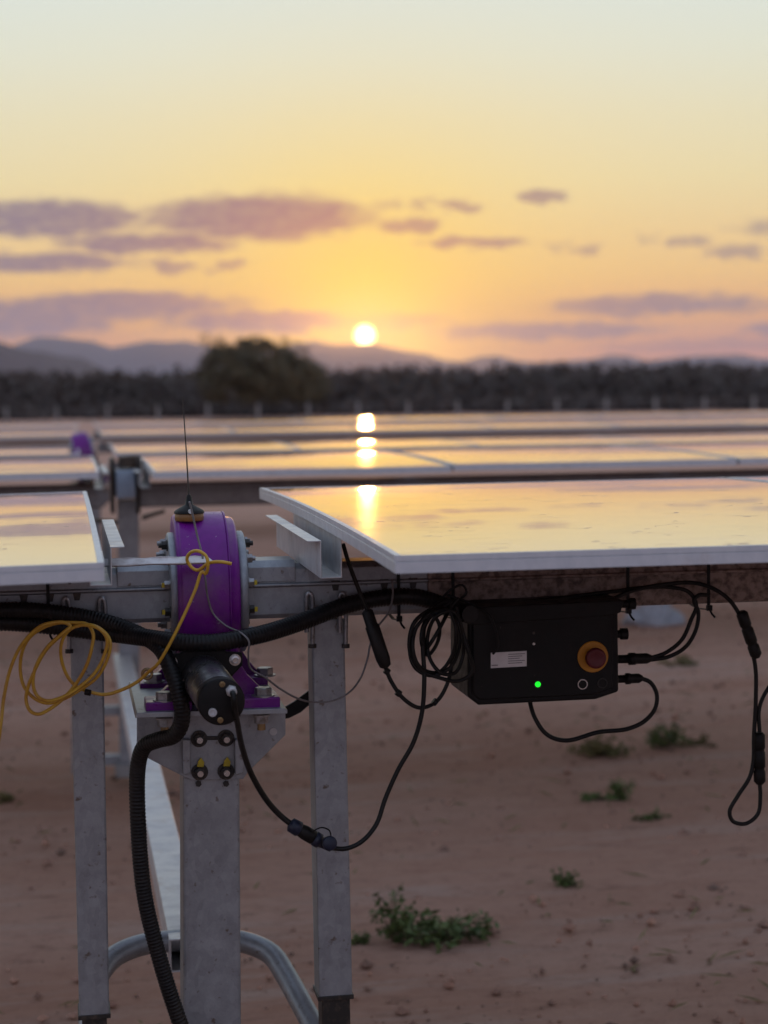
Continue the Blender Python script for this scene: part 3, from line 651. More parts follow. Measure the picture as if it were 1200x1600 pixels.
for px, py in ((311, 1154), (353, 1153), (312, 1206), (353, 1205)):
    p = P(px, py, TY - .0785); b = MB(); b.lathe(p, (0, -1, 0), [(0, .0185), (.004, .0185)], 20, False); b.build('washer', DARKST, PO)
    b = MB(); b.lathe(p + Vector((0, -.004, 0)), (0, -1, 0), [(0, .0135), (.011, .0135), (.0125, .011)], 6, False); n_ = b.build('nut', DARKST, PO)
    b = MB(); b.cyl(p + Vector((0, -.0165, 0)), p + Vector((0, -.026, 0)), .0068, 12); b.build('stud', CHROME, n_)
    if py > 1200:
        b = MB(); b.prism([p + Vector((x, -.0045, z)) for x, z in ((-.006, .013), (.008, .012), (.010, .022), (.003, .033), (-.004, .024))], (0, -.004, 0)); b.build('paint_mark', YMARK, PO)
for px, py in ((408, 1116), (257, 1121)):
    p = P(px, py, TY - .13); b = MB(); b.lathe(p, (0, 0, -1), [(0, .019), (.004, .019)], 18, False); b.lathe(p + Vector((0, 0, -.004)), (0, 0, -1), [(0, .0155), (.015, .0155)], 6, False); n_ = b.build('nut', STEEL, PO)
    b = MB(); b.cyl(p + Vector((0, 0, -.019)), p + Vector((0, 0, -.034)), .009, 12); b.build('stud', BRASS, n_)
p = P(427, 1143, TY - .0785); b = MB(); b.lathe(p, (0, -1, 0), [(0, .0085), (.002, .0085)], 18, False); b.build('hole_plug', PALE, PO)
for px in (310, 353):
    p = P(px, 1224, TY - .063); b = MB(); b.lathe(p, (0, -1, 0), [(0, .007), (.006, .007)], 6, False); b.build('bolt', DARKST, PO)
# the same drive stands in the third row, over the left panels of the second
d3 = copy_tree(drv); p3 = copy_tree(PO)
dz3 = -.06; y3 = 14.1 + PL / 2
for o, l in ((d3, 'purple slew drive in the third row, seen small and blurred'), (p3, 'post under the blurred purple drive of the third row')):
    o.location = o.location + Vector((P(143, 690, y3).x - DX, y3 - TY, dz3)); o['label'] = l
d3.rotation_euler = (0, R(-12), 0)
for a, bb, g in ((drv, d3, 'slew drives of the panel rows'), (PO, p3, 'posts under the slew drives')): a['group'] = g; bb['group'] = g

# ------------------------------------------------------------------ support legs clamped under the tube
def leg(pts, label, x_ub, joint):
    (tl, tr, br, bl) = pts
    base = P((bl[0] + br[0]) / 2, 1760, TY); base.z = 0
    t = thing('support_leg', base, label, 'leg', 'square legs clamped under the torque tube')
    b = MB(); b.ppx([tl, tr, br, bl], TY - .045, .085); b.build('tube', GALV, t, .004)
    dx = (bl[0] - tl[0]) / (bl[1] - tl[1]); i = 4
    b = MB(); b.ppx([(bl[0] + i, bl[1] - 4), (br[0] - i, br[1] - 4), (br[0] - i + dx * 170, 1770), (bl[0] + i + dx * 170, 1770)], TY - .037, .069); b.build('inner_tube', DARKST, t, .003)
    b = MB(); b.ppx([(bl[0] - 2, bl[1] - 5), (br[0] + 2, br[1] - 6), (br[0] + 2, br[1] + 1), (bl[0] - 2, bl[1] + 2)], TY - .048, .091); b.build('collar', DARKST, t, .001)
    for px in x_ub:                                        # hooked bolt ends over the face of the tube
        yb = joint
        pt = [P(px - 4, yb + 62, TY - .068), P(px - 4, yb + 12, TY - .071), P(px - 3, yb + 3, TY - .072), P(px, yb, TY - .072), P(px + 3, yb + 3, TY - .072), P(px + 5, yb + 12, TY - .071), P(px + 5, yb + 84, TY - .068)]
        b = MB(); b.sweep(catmull(pt, .004), .0052, 8); ub = b.build('hook_bolt', STEEL, t)
        p = P(px + 5, yb + 80, TY - .068); b = MB(); b.lathe(p, (0, 0, -1), [(0, .009), (.009, .009)], 6, False); b.build('nut', DARKST, ub)
    return t
leg([(109, 976), (161, 974), (171, 1590), (124, 1593)], 'slim square leg under the tube left of the centre post', (103, 159), 934)
leg([(487, 968), (538, 966), (551, 1560), (499, 1563)], 'slim square leg under the tube right of the centre post', (483, 535), 926)

# bent round pipe and long square beam behind the posts
bp_ = [P(139, 1768, 4.30), P(139, 1640, 4.42), P(146, 1545, 4.52), P(172, 1500, 4.58), P(215, 1478, 4.62), P(270, 1470, 4.63), P(340, 1466, 4.63), P(392, 1475, 4.61), P(425, 1492, 4.56), P(446, 1523, 4.50), P(470, 1566, 4.42), P(497, 1618, 4.34), P(545, 1718, 4.20)]
bp_[-1] = P(552, 1735, 4.18)
pipe = thing('bent_pipe', (bp_[6].x, bp_[6].y, 0), 'bent galvanised pipe hoop low behind the posts', 'pipe')
b = MB(); b.sweep(catmull(bp_, .02), .0265, 20); b.build('hoop', GALV, pipe)
for q_ in (bp_[0], bp_[-1]):
    b = MB(); b.cyl(Vector((q_.x, q_.y, q_.z + .01)), Vector((q_.x, q_.y, -.02)), .0265, 16); b.lathe(Vector((q_.x, q_.y, 0)), (0, 0, 1), [(0, .05), (.006, .05)], 20, False); b.build('foot', GALV, pipe)
bz = P(270, 1466, 4.57).z; xn = P(264, 1466, 4.57).x
beam = thing('cross_beam', (xn + .045, 6.5, bz - .085), 'long pale square beam running back from the bent pipe to the next row', 'beam')
b = MB(); w_ = .088; k_ = .005; Yn, Yf_ = 4.56, 9.62; xs0 = xn; xs1 = xn - .0
o_ = [(0, 0), (w_, 0), (w_, -.082), (0, -.082)]; i_ = [(k_, -k_), (w_ - k_, -k_), (w_ - k_, -.082 + k_), (k_, -.082 + k_)]
vs = [(xs0 + u, Yn, bz + z) for u, z in o_] + [(xs0 + u, Yn, bz + z) for u, z in i_] + [(xs1 + u, Yf_, bz + z) for u, z in o_] + [(xs1 + u, Yf_, bz + z) for u, z in i_]
fs = []
for i in range(4):
    j = (i + 1) % 4; fs += [(i, j, 4 + j, 4 + i), (i, 8 + i, 8 + j, j), (4 + i, 4 + j, 12 + j, 12 + i), (8 + i, 12 + i, 12 + j, 8 + j)]
b.add(vs, fs); b.build('square_tube', RAILM, beam, .002)

# second row: bare bearing post without a purple drive
BY = 9.66
bpst = thing('bearing_post', (P(198, 900, BY).x, BY, 0), 'blurred bare post with a grey bearing block in the gap of the second row', 'post')
b = MB(); b.ppx([(184, 782), (217, 781), (219, 1208), (188, 1209)], BY - .06, .12); b.build('post', GALV, bpst, .004)
b = MB(); b.ppx([(181, 736), (211, 735), (212, 778), (182, 780)], BY - .16, .30); b.build('bearing_block', mat('pale_blue_paint', (.34, .42, .52), .5, 0, noise=(20, (.28, .35, .45), .4, .7)), bpst, .006)
for x0 in (173, 213):
    b = MB(); b.ppx([(x0, 716), (x0 + 6, 716), (x0 + 7, 802), (x0 + 1, 803)], BY - .15, .28); b.build('side_plate', DARKST, bpst, .003)
b = MB(); b.ppx([(186, 714), (220, 712), (221, 730), (187, 732)], BY - .1, .2); b.build('clamp', mat('rusty_clamp', (.09, .06, .04), .7, .3, noise=(30, (.05, .035, .03), .4, .7)), bpst, .004)
b = MB(); b.ppx([(222, 806), (258, 796), (258, 801), (222, 813)], BY - .02, .04); b.build('brace', DARKST, bpst)
b = MB(); b.ppx([(148, 811), (184, 813), (184, 819), (148, 817)], BY - .02, .04); b.build('brace', DARKST, bpst)
for y0, y1 in ((1104, 1118), (1180, 1196)):
    b = MB(); b.ppx([(120, y0 + 2), (190, y0), (190, y1), (120, y1 + 2)], BY - .03, .06); b.build('foot_bar', GALV, bpst, .003)
b = MB(); b.ppx([(112, 1090), (124, 1090), (124, 1210), (112, 1210)], BY - .035, .07); b.build('foot_upright', GALV, bpst, .003)
b = MB(); b.ppx([(180, 1196), (224, 1195), (225, 1216), (181, 1217)], BY - .1, .2); b.build('footing', CONC, bpst, .01)

# ------------------------------------------------------------------ control box
CY = 4.03
cbx = thing('control_box', P(848, 1098, CY), 'black control box with emergency stop hanging under the tube', 'control box')
b = MB(); b.ppx([(731, 966), (966, 950), (967, 1081), (931, 1093), (748, 1102), (731, 1089)], CY, .19); body = b.build('body', BLACK, cbx, .005)
b = MB(); b.ppx([(739, 972), (957, 958), (958, 1076), (928, 1086), (751, 1094), (739, 1084)], CY - .009, .0085); lid = b.build('lid', BLACK, cbx, .003)
b = MB(); b.ppx([(704, 951), (975, 938), (970, 957), (957, 962), (738, 977), (712, 968)], CY - .012, .20); b.build('mount_bracket', BLACK, cbx, .002)
for px, py in ((984, 944), (972, 991)):
    p = P(px, py, CY); b = MB(); b.lathe(P(px - 16, py, CY + .02), (1, 0, 0), [(0, .009), (.02, .009), (.02, .013), (.035, .013)], 12, False); b.build('side_knob', BLACK, cbx)
b = MB(); b.ppx([(767, 1020), (823, 1017), (823, 1041), (767, 1044)], CY - .0105, .0013); st = b.build('sticker', WHITE, lid)
for i in range(5):
    y = 1022 + i * 3.5; b = MB(); b.ppx([(794, y), (820 - (i % 3) * 4, y - 1.2), (820 - (i % 3) * 4, y - .2), (794, y + 1)], CY - .0112, .0006); b.build('print_line', PRINT, st)
b = MB(); b.ppx([(768, 1039), (778, 1038.5), (778, 1040), (768, 1040.5)], CY - .0112, .0006); b.build('print_line', PRINT, st)
p = P(926, 1026, CY - .009); b = MB(); b.lathe(p, (0, -1, 0), [(0, .0345), (.0025, .0345), (.004, .033), (.004, .02)], 40, False); es = b.build('stop_ring', ORANGE, lid)
b = MB(); b.cyl(p + Vector((0, -.004, 0)), p + Vector((0, -.02, 0)), .017, 24); b.lathe(p + Vector((0, -.018, 0)), (0, -1, 0), [(0, .018), (.001, .0225), (.010, .0225), (.014, .0205), (.015, .016), (.0135, .013), (.0135, .002)], 36, True); b.build('stop_button', RED, lid)
p = P(840, 1069, CY - .009); b = MB(); b.lathe(p, (0, -1, 0), [(0, .0085), (.002, .0085), (.002, .0065)], 20, False); b.build('lamp_bezel', DARKST, lid)
b = MB(); b.lathe(p, (0, -1, 0), [(0, .0064), (.003, .0062), (.0055, .0045), (.0065, .0015)], 20, True); b.build('green_lamp', LED, lid)
for px, m in ((910, CHROME), (941, DARKST)):
    p = P(px, 1069 - (px - 910) * .06, CY - .009); b = MB(); b.lathe(p, (0, -1, 0), [(0, .0115), (.0028, .0115), (.0028, .0092), (.001, .009)], 24, False, False); b.build('button_ring', m, lid)
    b = MB(); b.lathe(p, (0, -1, 0), [(0, .009), (.002, .0088), (.0023, .0075)], 24, False); b.build('button', BLACK, lid)
for px, py in ((834, 1006), (834, 989)):
    p = P(px, py, CY - .009); b = MB(); b.lathe(p, (0, -1, 0), [(0, .0032), (.0015, .003)], 12, False); b.build('screw', CHROME if py > 1000 else DARKST, lid)
for y, x1, rr1 in ((1030, 1019, .012), (1061, 1004, .011)):
    a = P(965, y, CY + .07); e = P(x1, y - 1 - (x1 - 965) * .01, CY + .07); ll = (e - a).length
    b = MB(); b.lathe(a, e - a, [(0, rr1 * .8), (ll * .3, rr1 * .8), (ll * .32, rr1 * 1.15), (ll * .5, rr1 * 1.15), (ll * .52, rr1), (ll * .85, rr1), (ll, rr1 * .55)], 18, True); b.build('cable_plug', BLACK, cbx)

# ------------------------------------------------------------------ cables
def cable(name, pts, r, m, label, cat='cable', step=.006, n=8, group=None):
    w = catmull(pts, step); b = MB(); b.sweep(w, r, n); mid = w[len(w) // 2]
    t = thing(name, mid, label, cat, group); b.build('jacket', m, t); return t
def corr(r):                      # ribbed conduit
    return lambda i, L: r * (1.0 + (-.085 if i % 3 == 0 else .03))
FYc = TY - .10
cA = pxs([(-120, 958, FYc), (-40, 956, FYc), (30, 953, FYc), (100, 959, FYc), (160, 970, FYc - .01), (215, 990, FYc - .04), (252, 1015, FYc - .10), (270, 1055, FYc - .13), (282, 1095, FYc - .14), (284, 1128, FYc - .135), (272, 1149, FYc - .12), (248, 1156, FYc - .09),
         (226, 1166, FYc - .06), (216, 1195, FYc - .04), (216, 1290, FYc - .03), (226, 1400, FYc - .03), (250, 1500, FYc - .03), (282, 1600, FYc - .03), (330, 1720, FYc - .03), (352, 1770, FYc - .03)])
cable('cable_conduit', cA, corr(.0172), CONDUIT, 'black ribbed conduit bending down past the motor to the ground', 'conduit', .0025, 12, 'ribbed black conduits')
cB = pxs([(-120, 975, FYc + .01), (0, 972, FYc + .012), (80, 978, FYc + .01), (160, 988, FYc - .0), (225, 996, FYc - .06), (275, 1003, FYc - .12), (330, 1004, FYc - .14), (400, 993, FYc - .11), (470, 972, FYc - .05), (540, 946, FYc - .01), (600, 934, FYc + .005), (650, 933, FYc + .005), (700, 948, FYc + .01), (735, 960, CY - .03)])
cable('cable_conduit', cB, corr(.0188), CONDUIT, 'thick black ribbed conduit sagging across the purple drive to the control box', 'conduit', .0025, 12, 'ribbed black conduits')
# motor cable with its plug
g0 = GL + ax * .014
mc = [g0, g0 + ax * .02 + Vector((.001, 0, -.006))] + pxs([(366, 1100, 3.68), (371, 1130, 3.74), (379, 1170, 3.84), (394, 1212, 3.92), (418, 1252, 3.96), (440, 1276, 3.98), (458, 1290, 3.98)])
t = cable('motor_cable', mc, .0062, RUBBER, 'black motor cable hanging to a blue plug beside the right leg', 'cable')
a, e = P(452, 1287, 3.98), P(518, 1325, 3.98); L_ = (e - a).length
b = MB(); b.lathe(a, e - a, [(0, .008), (.004, .0155), (.024, .0165), (.027, .0135)], 20, True); b.build('plug_nut', BLUEC, t)
b = MB(); b.lathe(a + (e - a).normalized() * .026, e - a, [(0, .0135), (.012, .0155), (.034, .0155), (.036, .0135), (.050, .0135)], 20, True); b.build('plug_body', BLACK, t)
b = MB(); b.lathe(a + (e - a).normalized() * .062, e - a, [(0, .0135), (.002, .016), (.014, .016), (.016, .012), (L_ - .062, .009)], 20, True); b.build('plug_ring', BLUEC, t)
p = P(514, 1317, 3.955); b = MB(); b.lathe(p, (.1, -1, .12), [(0, .0135), (.001, .0155), (.010, .0155), (.012, .0135), (.0125, .002)], 24, True); b.build('dust_cap', BLUEC, t)
b = MB(); b.sweep(catmull(pxs([(488, 1299, 3.965), (503, 1293, 3.96), (515, 1298, 3.955), (517, 1306, 3.952)]), .004), .0018, 6); b.build('cap_strap', BLACK, t)
cable('feeder_cable', pxs([(517, 1325, 3.98), (540, 1326, 3.98), (565, 1315, 3.98), (588, 1288, 3.99), (602, 1248, 4.0), (622, 1203, 4.0), (646, 1160, 4.0), (659, 1115, 4.0), (663, 1060, 4.0), (661, 1010, 4.01), (664, 975, 4.03), (684, 945, 4.06), (705, 938, 4.06)]), .0052, RUBBER, 'black cable rising from the blue plug to the coil by the control box', 'cable')
# fuse lead from under the big panel
t = cable('fuse_lead', pxs([(536, 850, 3.98), (545, 880, 3.99), (562, 925, 4.0), (578, 965, 4.0), (602, 1042, 4.0), (612, 1066, 4.0), (632, 1093, 4.0), (656, 1106, 4.0), (682, 1096, 4.01), (699, 1068, 4.01), (707, 1030, 4.02), (716, 985, 4.05), (712, 950, 4.07)]), .0045, RUBBER, 'black lead with a fuse barrel slanting down from the large panel', 'cable')
a, e = P(573, 953, 4.0), P(603, 1043, 4.0); b = MB(); L_ = (e - a).length; b.lathe(a, e - a, [(0, .008), (.004, .0125), (.035, .013), (.037, .0155), (L_ - .02, .0155), (L_ - .004, .0125), (L_, .007)], 18, True); b.build('fuse_barrel', RUBBER, t)
for px, py in ((606, 1048), (624, 1082), (681, 1096)):
    p = P(px, py, 4.0); b = MB(); b.lathe(p + Vector((-.006, 0, .002)), (1, 0, -.8), [(0, .0075), (.01, .0075)], 10, True); b.build('clip', RUBBER, t)
# coil of spare cable by the box
cp = [P(x, y, 4.02 + .012 * math.sin(k * 1.7) - .0006 * k) for k, (x, y) in enumerate([(708, 940), (690, 952), (664, 972), (658, 1000), (668, 1024), (683, 1005), (686, 975), (676, 962), (662, 985), (664, 1015), (676, 1000), (694, 968), (700, 952),
     (672, 958), (648, 985), (640, 1018), (650, 1045), (676, 1056), (704, 1042), (718, 1008), (716, 972), (702, 955), (680, 965), (668, 995), (672, 1030), (690, 1052), (712, 1050), (724, 1020), (722, 985), (708, 955), (684, 956), (654, 975), (645, 1010), (656, 1042), (686, 1050), (708, 1020), (712, 980), (704, 950), (716, 935)])]
cable('spare_cable_coil', cp, .0042, RUBBER, 'coil of thin black cable looped beside the left side of the control box', 'cable coil')
cp = pxs([(712, 948, 4.0), (722, 985, 4.0), (731, 1015, 3.995), (738, 1050, 4.0), (716, 1064, 4.0), (690, 1060, 4.0), (655, 1045, 4.0), (640, 1015, 4.0), (646, 975, 4.0), (668, 955, 4.02), (690, 950, 4.05)])
cable('signal_cable', cp, .0045, RUBBER, 'black cable loop hanging round the coil against the box corner', 'cable')
cable('bundle_wire', pxs([(690, 935, 4.07), (705, 921, 4.05), (722, 914, 4.05), (729, 925, 4.05), (716, 937, 4.05), (700, 930, 4.05), (745, 947, 4.02), (765, 962, 4.0), (778, 1010, 4.0), (770, 1022, 4.005)]), .0028, RUBBER, 'thin stray wire curling above the left corner of the control box', 'wire')
# antenna lead
cable('antenna_lead', pxs([(296, 784, 3.99), (300, 800, 4.0), (308, 836, 4.01), (316, 868, 4.005), (321, 905, 4.0), (325, 935, 4.02), (334, 960, 4.03), (352, 977, 4.02), (378, 990, 3.975), (389, 1002, 3.96), (388, 1020, 3.97), (392, 1045, 4.0), (412, 1057, 4.0), (436, 1075, 4.03), (462, 1090, 4.06), (490, 1097, 4.12), (515, 1096, 4.12), (540, 1086, 4.12), (562, 1062, 4.08), (574, 1030, 4.06), (579, 1005, 4.06), (590, 980, 4.07), (608, 955, 4.08), (614, 925, 4.09), (612, 905, 4.10)]), .0022, WIREG, 'thin grey antenna wire running down the purple drive and behind the right leg', 'wire', n=6)
# right side cables
cable('string_cable', pxs([(1017, 1028, 4.1), (1040, 1020, 4.1), (1065, 1000, 4.1), (1080, 968, 4.1), (1088, 945, 4.1), (1076, 925, 4.11), (1050, 918, 4.12), (1010, 918, 4.13), (960, 924, 4.13), (880, 934, 4.12), (800, 943, 4.1), (760, 950, 4.09)]), .0048, RUBBER, 'upper of two black cables arching from the box plug up to the tube', 'cable')
cable('string_cable', pxs([(1017, 1031, 4.1), (1045, 1026, 4.1), (1072, 1010, 4.1), (1088, 982, 4.1), (1091, 955, 4.1), (1084, 938, 4.1), (1092, 930, 4.1), (1106, 930, 4.11)]), .0048, RUBBER, 'lower of two black cables arching from the box plug up to the tube', 'cable')
cable('box_cable', pxs([(1002, 1060, 4.1), (1016, 1066, 4.1), (1026, 1084, 4.1), (1024, 1106, 4.1), (1008, 1126, 4.09), (980, 1139, 4.08), (935, 1144, 4.08), (885, 1157, 4.08), (855, 1148, 4.08), (836, 1122, 4.09), (828, 1096, 4.11), (827, 1080, 4.13)]), .0050, RUBBER, 'black cable looping below the control box', 'cable')
t = cable('extension_lead', pxs([(960, 935, 4.11), (985, 924, 4.12), (1040, 913, 4.12), (1085, 911, 4.12), (1115, 920, 4.11), (1140, 938, 4.1), (1158, 966, 4.1), (1170, 1000, 4.1), (1180, 1040, 4.1), (1181, 1090, 4.1), (1178, 1150, 4.1), (1177, 1190, 4.1), (1171, 1215, 4.1), (1152, 1245, 4.1), (1140, 1268, 4.1), (1145, 1283, 4.1), (1165, 1287, 4.1), (1184, 1272, 4.1), (1188, 1245, 4.1), (1187, 1220, 4.1), (1187, 1150, 4.1), (1186, 1110, 4.1), (1192, 1090, 4.1), (1210, 1060, 4.1), (1235, 1010, 4.11), (1250, 960, 4.12), (1245, 925, 4.13)]), .0048, RUBBER, 'black lead with fuse barrel and connector looping low at the right edge', 'cable')
for (x0, y0, x1, y1, r) in ((1158, 955, 1183, 1028, .0135), (1186, 1144, 1187, 1226, .0135)):
    a, e = P(x0, y0, 4.098), P(x1, y1, 4.098); L_ = (e - a).length; b = MB()
    b.lathe(a, e - a, [(0, r * .6), (.006, r), (L_ * .3, r), (L_ * .32, r * .85), (L_ * .36, r * .85), (L_ * .38, r), (L_ * .66, r), (L_ * .68, r * .85), (L_ * .72, r * .85), (L_ * .74, r), (L_ - .008, r), (L_, r * .5)], 18, True); b.build('connector', BLACK if y0 > 1000 else RUBBER, t)
# cable ties round the tube
def tie(px, y0, y1, label):
    t = thing('cable_tie', P(px, (y0 + y1) / 2, TY - .07), label, 'cable tie', 'black cable ties round the torque tube')
    b = MB(); x = P(px, y0, TY - .07).x; zt = TUBE_TOP + .002; zb = TUBE_TOP - TUBE_H - .012; w = .0035
    outer = [(-.076, zb), (-.076, zt - .02), (-.05, zt + .004), (.05, zt + .004), (.072, zt - .02), (.072, zb), (0, zb - .006)]
    inner = [(y * .965, z + (.002 if z < ZC else -.002)) for y, z in outer]
    vs = [(x + s * w, TY + y, z) for s in (-1, 1) for y, z in outer] + [(x + s * w, TY + y, z) for s in (-1, 1) for y, z in inner]; n = len(outer); fs = []
    for i in range(n):
        j = (i + 1) % n; fs += [(i, j, n + j, n + i), (2 * n + i, 3 * n + i, 3 * n + j, 2 * n + j), (i, 2 * n + i, 2 * n + j, j), (n + i, n + j, 3 * n + j, 3 * n + i)]
    b.add(vs, fs); b.build('strap', BLACK, t)
    b = MB(); p = Vector((x, TY - .078, zb + .004)); b.box(p - Vector((.006, .006, .005)), p + Vector((.006, .004, .007))); b.sweep([p, p + Vector((.004, -.008, -.012)), p + Vector((.010, -.012, -.020))], .0025, 6); b.build('buckle', BLACK, t)
tie(980, 895, 940, 'cable tie on the tube above the right end of the control box')
tie(1106, 890, 935, 'cable tie on the tube at the top of the two arching cables')
tie(622, 905, 960, 'cable tie on the tube beside the large panel corner')
tie(75, 930, 985, 'cable tie holding the conduits on the tube left of the left leg')
tie(707, 900, 950, 'cable tie on the tube above the left corner of the control box')
# yellow cable: tail, knot on the strip, run down to the coil
yb = FYc - .055
ycoil = []
def ell(cx, cy, rx, ry, rot, a0, a1, n, Y):
    out = []
    for k in range(n):
        a = a0 + (a1 - a0) * k / (n - 1); x = rx * math.cos(a); y = ry * math.sin(a); c, s = math.cos(rot), math.sin(rot)
        out.append(P(cx + x * c - y * s, cy + x * s + y * c, Y - .004 * k / n)); 
    return out
yp = pxs([(362, 881, 3.93), (345, 878, 3.935), (326, 880, 3.955), (309, 891, 3.97), (298, 885, 3.985), (292, 874, 3.985), (297, 864, 3.975), (310, 861, 3.955), (322, 869, 3.945), (325, 884, 3.945), (321, 897, 3.955), (316, 893, 3.955), (305, 922, 3.955), (285, 967, 3.945), (262, 1012, 3.945), (246, 1038, 3.96), (232, 1050, 3.99), (215, 1065, 4.0), (190, 1078, 4.0), (165, 1085, 4.0), (140, 1081, 4.0)])
zz = [(480, 690), (430, 640), (388, 540), (382, 430), (420, 350), (500, 305), (600, 315), (670, 370), (690, 430), (662, 540), (600, 640), (500, 712), (400, 768), (300, 795), (220, 768), (150, 690), (126, 570), (150, 440), (210, 360), (330, 300), (470, 292), (545, 302), (582, 360), (575, 440), (540, 560), (470, 680), (380, 780), (300, 838), (240, 864), (190, 845), (163, 780), (172, 705), (212, 600), (282, 470), (380, 372), (450, 325), (530, 306), (620, 330), (668, 392), (648, 505), (588, 612), (480, 705), (380, 762), (290, 780), (232, 748), (207, 680), (222, 570), (300, 440), (400, 350), (440, 312), (400, 290), (330, 292), (250, 316), (135, 430), (65, 580), (24, 760), (8, 900), (-30, 1200), (-60, 1500), (-80, 1740)]
yp += [P(x / 4, 900 + y / 4, 3.99 - .0006 * k + .006 * math.sin(k * 1.3)) for k, (x, y) in enumerate(zz)]
cable('yellow_cable', yp, .0037, YELLOW, 'yellow cable knotted on the white strip and coiled over the left leg', 'cable', .005)
b = MB(); b.lathe(P(133, 1081, 3.99), (1, -.3, -.2), [(0, .0065), (.012, .0065)], 10, True)
t = thing('coil_clip', P(133, 1081, 3.99), 'small black clip on the yellow cable coil', 'clip'); b.build('clip_body', BLACK, t)
t = thing('pull_ring', P(230, 1051, 3.99), 'small brown ring where the yellow cable passes the rear drive foot', 'ring')
b = MB(); c_ = P(230, 1053, 4.0); b.sweep([c_ + Vector((math.cos(a * .39) * .010, 0, math.sin(a * .39) * .010)) for a in range(17)], .0035, 6); b.build('loop', BRASS, t)
# white strip lying from the left panel to the drive
t = thing('white_strip', P(245, 880, 3.985), 'rough flat white strip sticking out from the left panel across the purple drive', 'strip')
pts_t = [(140, 873), (165, 873), (200, 871), (225, 872), (250, 869), (280, 870), (305, 868), (325, 870), (333, 876), (326, 879), (290, 881), (240, 881), (200, 884), (165, 884), (140, 885)]
b = MB(); b.prism([P(x, y, 3.99 + (.02 if y < 875 else 0)) for x, y in pts_t], (0, .02, -.004)); b.build('strip', CARD, t, .0008)

# ------------------------------------------------------------------ antenna on the drive
ab = C + Vector((-.040, -.06, math.sqrt(rr_ ** 2 - .06 ** 2))); ab = Vector((P(296, 800, TY - .07).x, TY - .06, ab.z - .004))
ant = thing('antenna', ab, 'whip antenna on a round black base atop the purple drive', 'antenna')
b = MB(); b.lathe(ab, (0, 0, 1), [(0, .030), (.003, .0315), (.014, .0315), (.016, .030)], 32, True); b.build('magnet_base', AMBER, ant)
b = MB(); b.lathe(ab + Vector((0, 0, .016)), (0, 0, 1), [(0, .033), (.004, .033), (.007, .030), (.016, .014), (.019, .0085), (.034, .0060), (.040, .0035)], 32, True); b.build('cone', BLACK, ant)
b = MB(); b.sweep([ab + Vector((0, 0, .05)), ab + Vector((-.003, 0, .14)), ab + Vector((-.009, 0, .27))], lambda i, L: .0018 - .0035 * L, 6); b.build('whip', DARKST, ant)
b = MB(); p = ab + Vector((0, -.030, .022)); b.cyl(p, p + Vector((0, -.014, 0)), .0045, 10); b.build('lead_boot', PALE, ant)

# dark flat strap sagging from the drive plate to the right leg
t = thing('dark_strap', P(464, 1095, TY + .1), 'dark flat strap between the drive bracket and the right leg', 'strap')
b = MB(); b.prism([P(x, y, TY + .12) for x, y in ((440, 1108), (460, 1096), (484, 1078), (492, 1070), (492, 1094), (470, 1113), (452, 1122), (440, 1124))], (0, .006, 0)); b.build('band', RUBBER, t)

# ------------------------------------------------------------------ weeds and clods on the sand
def weed(px, py, wpx, hpx, label, m=LEAFM, n=26, leaf=.016, low=.4):
    g = G(px, py); D = g.y; w = wpx / FPX * D / 2; h = hpx / FPX * D; t = thing('weed', g, label, 'plant', 'weeds on the sand')
    sb = MB(); lb = MB()
    for k in range(n):
        a = random.uniform(0, 6.28); r = w * random.random() ** .6; up = h * (random.uniform(.25, 1) if random.random() > low else random.uniform(.08, .3))
        tip = g + Vector((math.cos(a) * r, math.sin(a) * r * .7, up)); mid = g.lerp(tip, .5) + Vector((random.uniform(-.2, .2) * w, 0, up * .15))
        sb.sweep(catmull([g + Vector((math.cos(a) * r * .15, math.sin(a) * r * .1, -.01)), mid, tip], .03), .0022, 4)
        for q_ in range(10):
            c = mid.lerp(tip, random.random() ** .7) + Vector((random.gauss(0, leaf * .8), random.gauss(0, leaf * .8), random.gauss(0, leaf * .6))); s = leaf * random.uniform(.5, 1.2)
            u = Vector((random.gauss(0, 1), random.gauss(0, 1), random.gauss(0, .7))).normalized(); v = u.orthogonal().normalized(); v.rotate(Matrix.Rotation(random.uniform(0, 6.28), 3, u)); nrm = u.cross(v) * s * .2
            lb.add([c - u * s, c + v * s * .45 + nrm, c + u * s, c - v * s * .45 + nrm], [(0, 1, 2), (0, 2, 3)])
    sb.build('stems', STEM, t, fix=False); lb.build('leaves', m, t, fix=False)
weed(694, 1464, 205, 50, 'largest green weed on the sand right of the right leg', LEAFM, 54, .021, .6)
weed(618, 1468, 90, 82, 'upright sprig at the left end of the largest weed', LEAFM, 18, .018, .1)
weed(563, 1472, 34, 14, 'tiny low weed against the foot of the right leg', LEAFM, 12, .012)
weed(885, 1388, 44, 26, 'small solitary green weed right of the largest weed', LEAFM, 18, .014)
weed(935, 1180, 120, 34, 'yellowish dry weed below the control box cable loop', DRYM, 34, .022, .5)
weed(1036, 1170, 60, 40, 'round olive weed right of the yellowish dry one', LEAFM, 24, .022, .2)
weed(1080, 1166, 100, 16, 'low straggling dry weed at the right of the round olive one', DRYM, 20, .018, .8)
weed(970, 1250, 46, 32, 'green weed with a flat runner in the middle of the sand', LEAFM, 16, .018)
weed(930, 1249, 80, 10, 'flat dark weed runner left of the green weed', LEAFM, 16, .016, .9)
weed(1015, 1281, 70, 14, 'flat weed nearest below the green weed with runner', LEAFM, 16, .016, .8)
weed(1060, 1040, 70, 14, 'faint dry tuft far out on the sand right of the control box', DRYM, 12, .025)
weed(8, 1256, 26, 14, 'dark little tuft on the sand at the left edge', DRYM, 10, .02)
bagp = G(1022, 974)
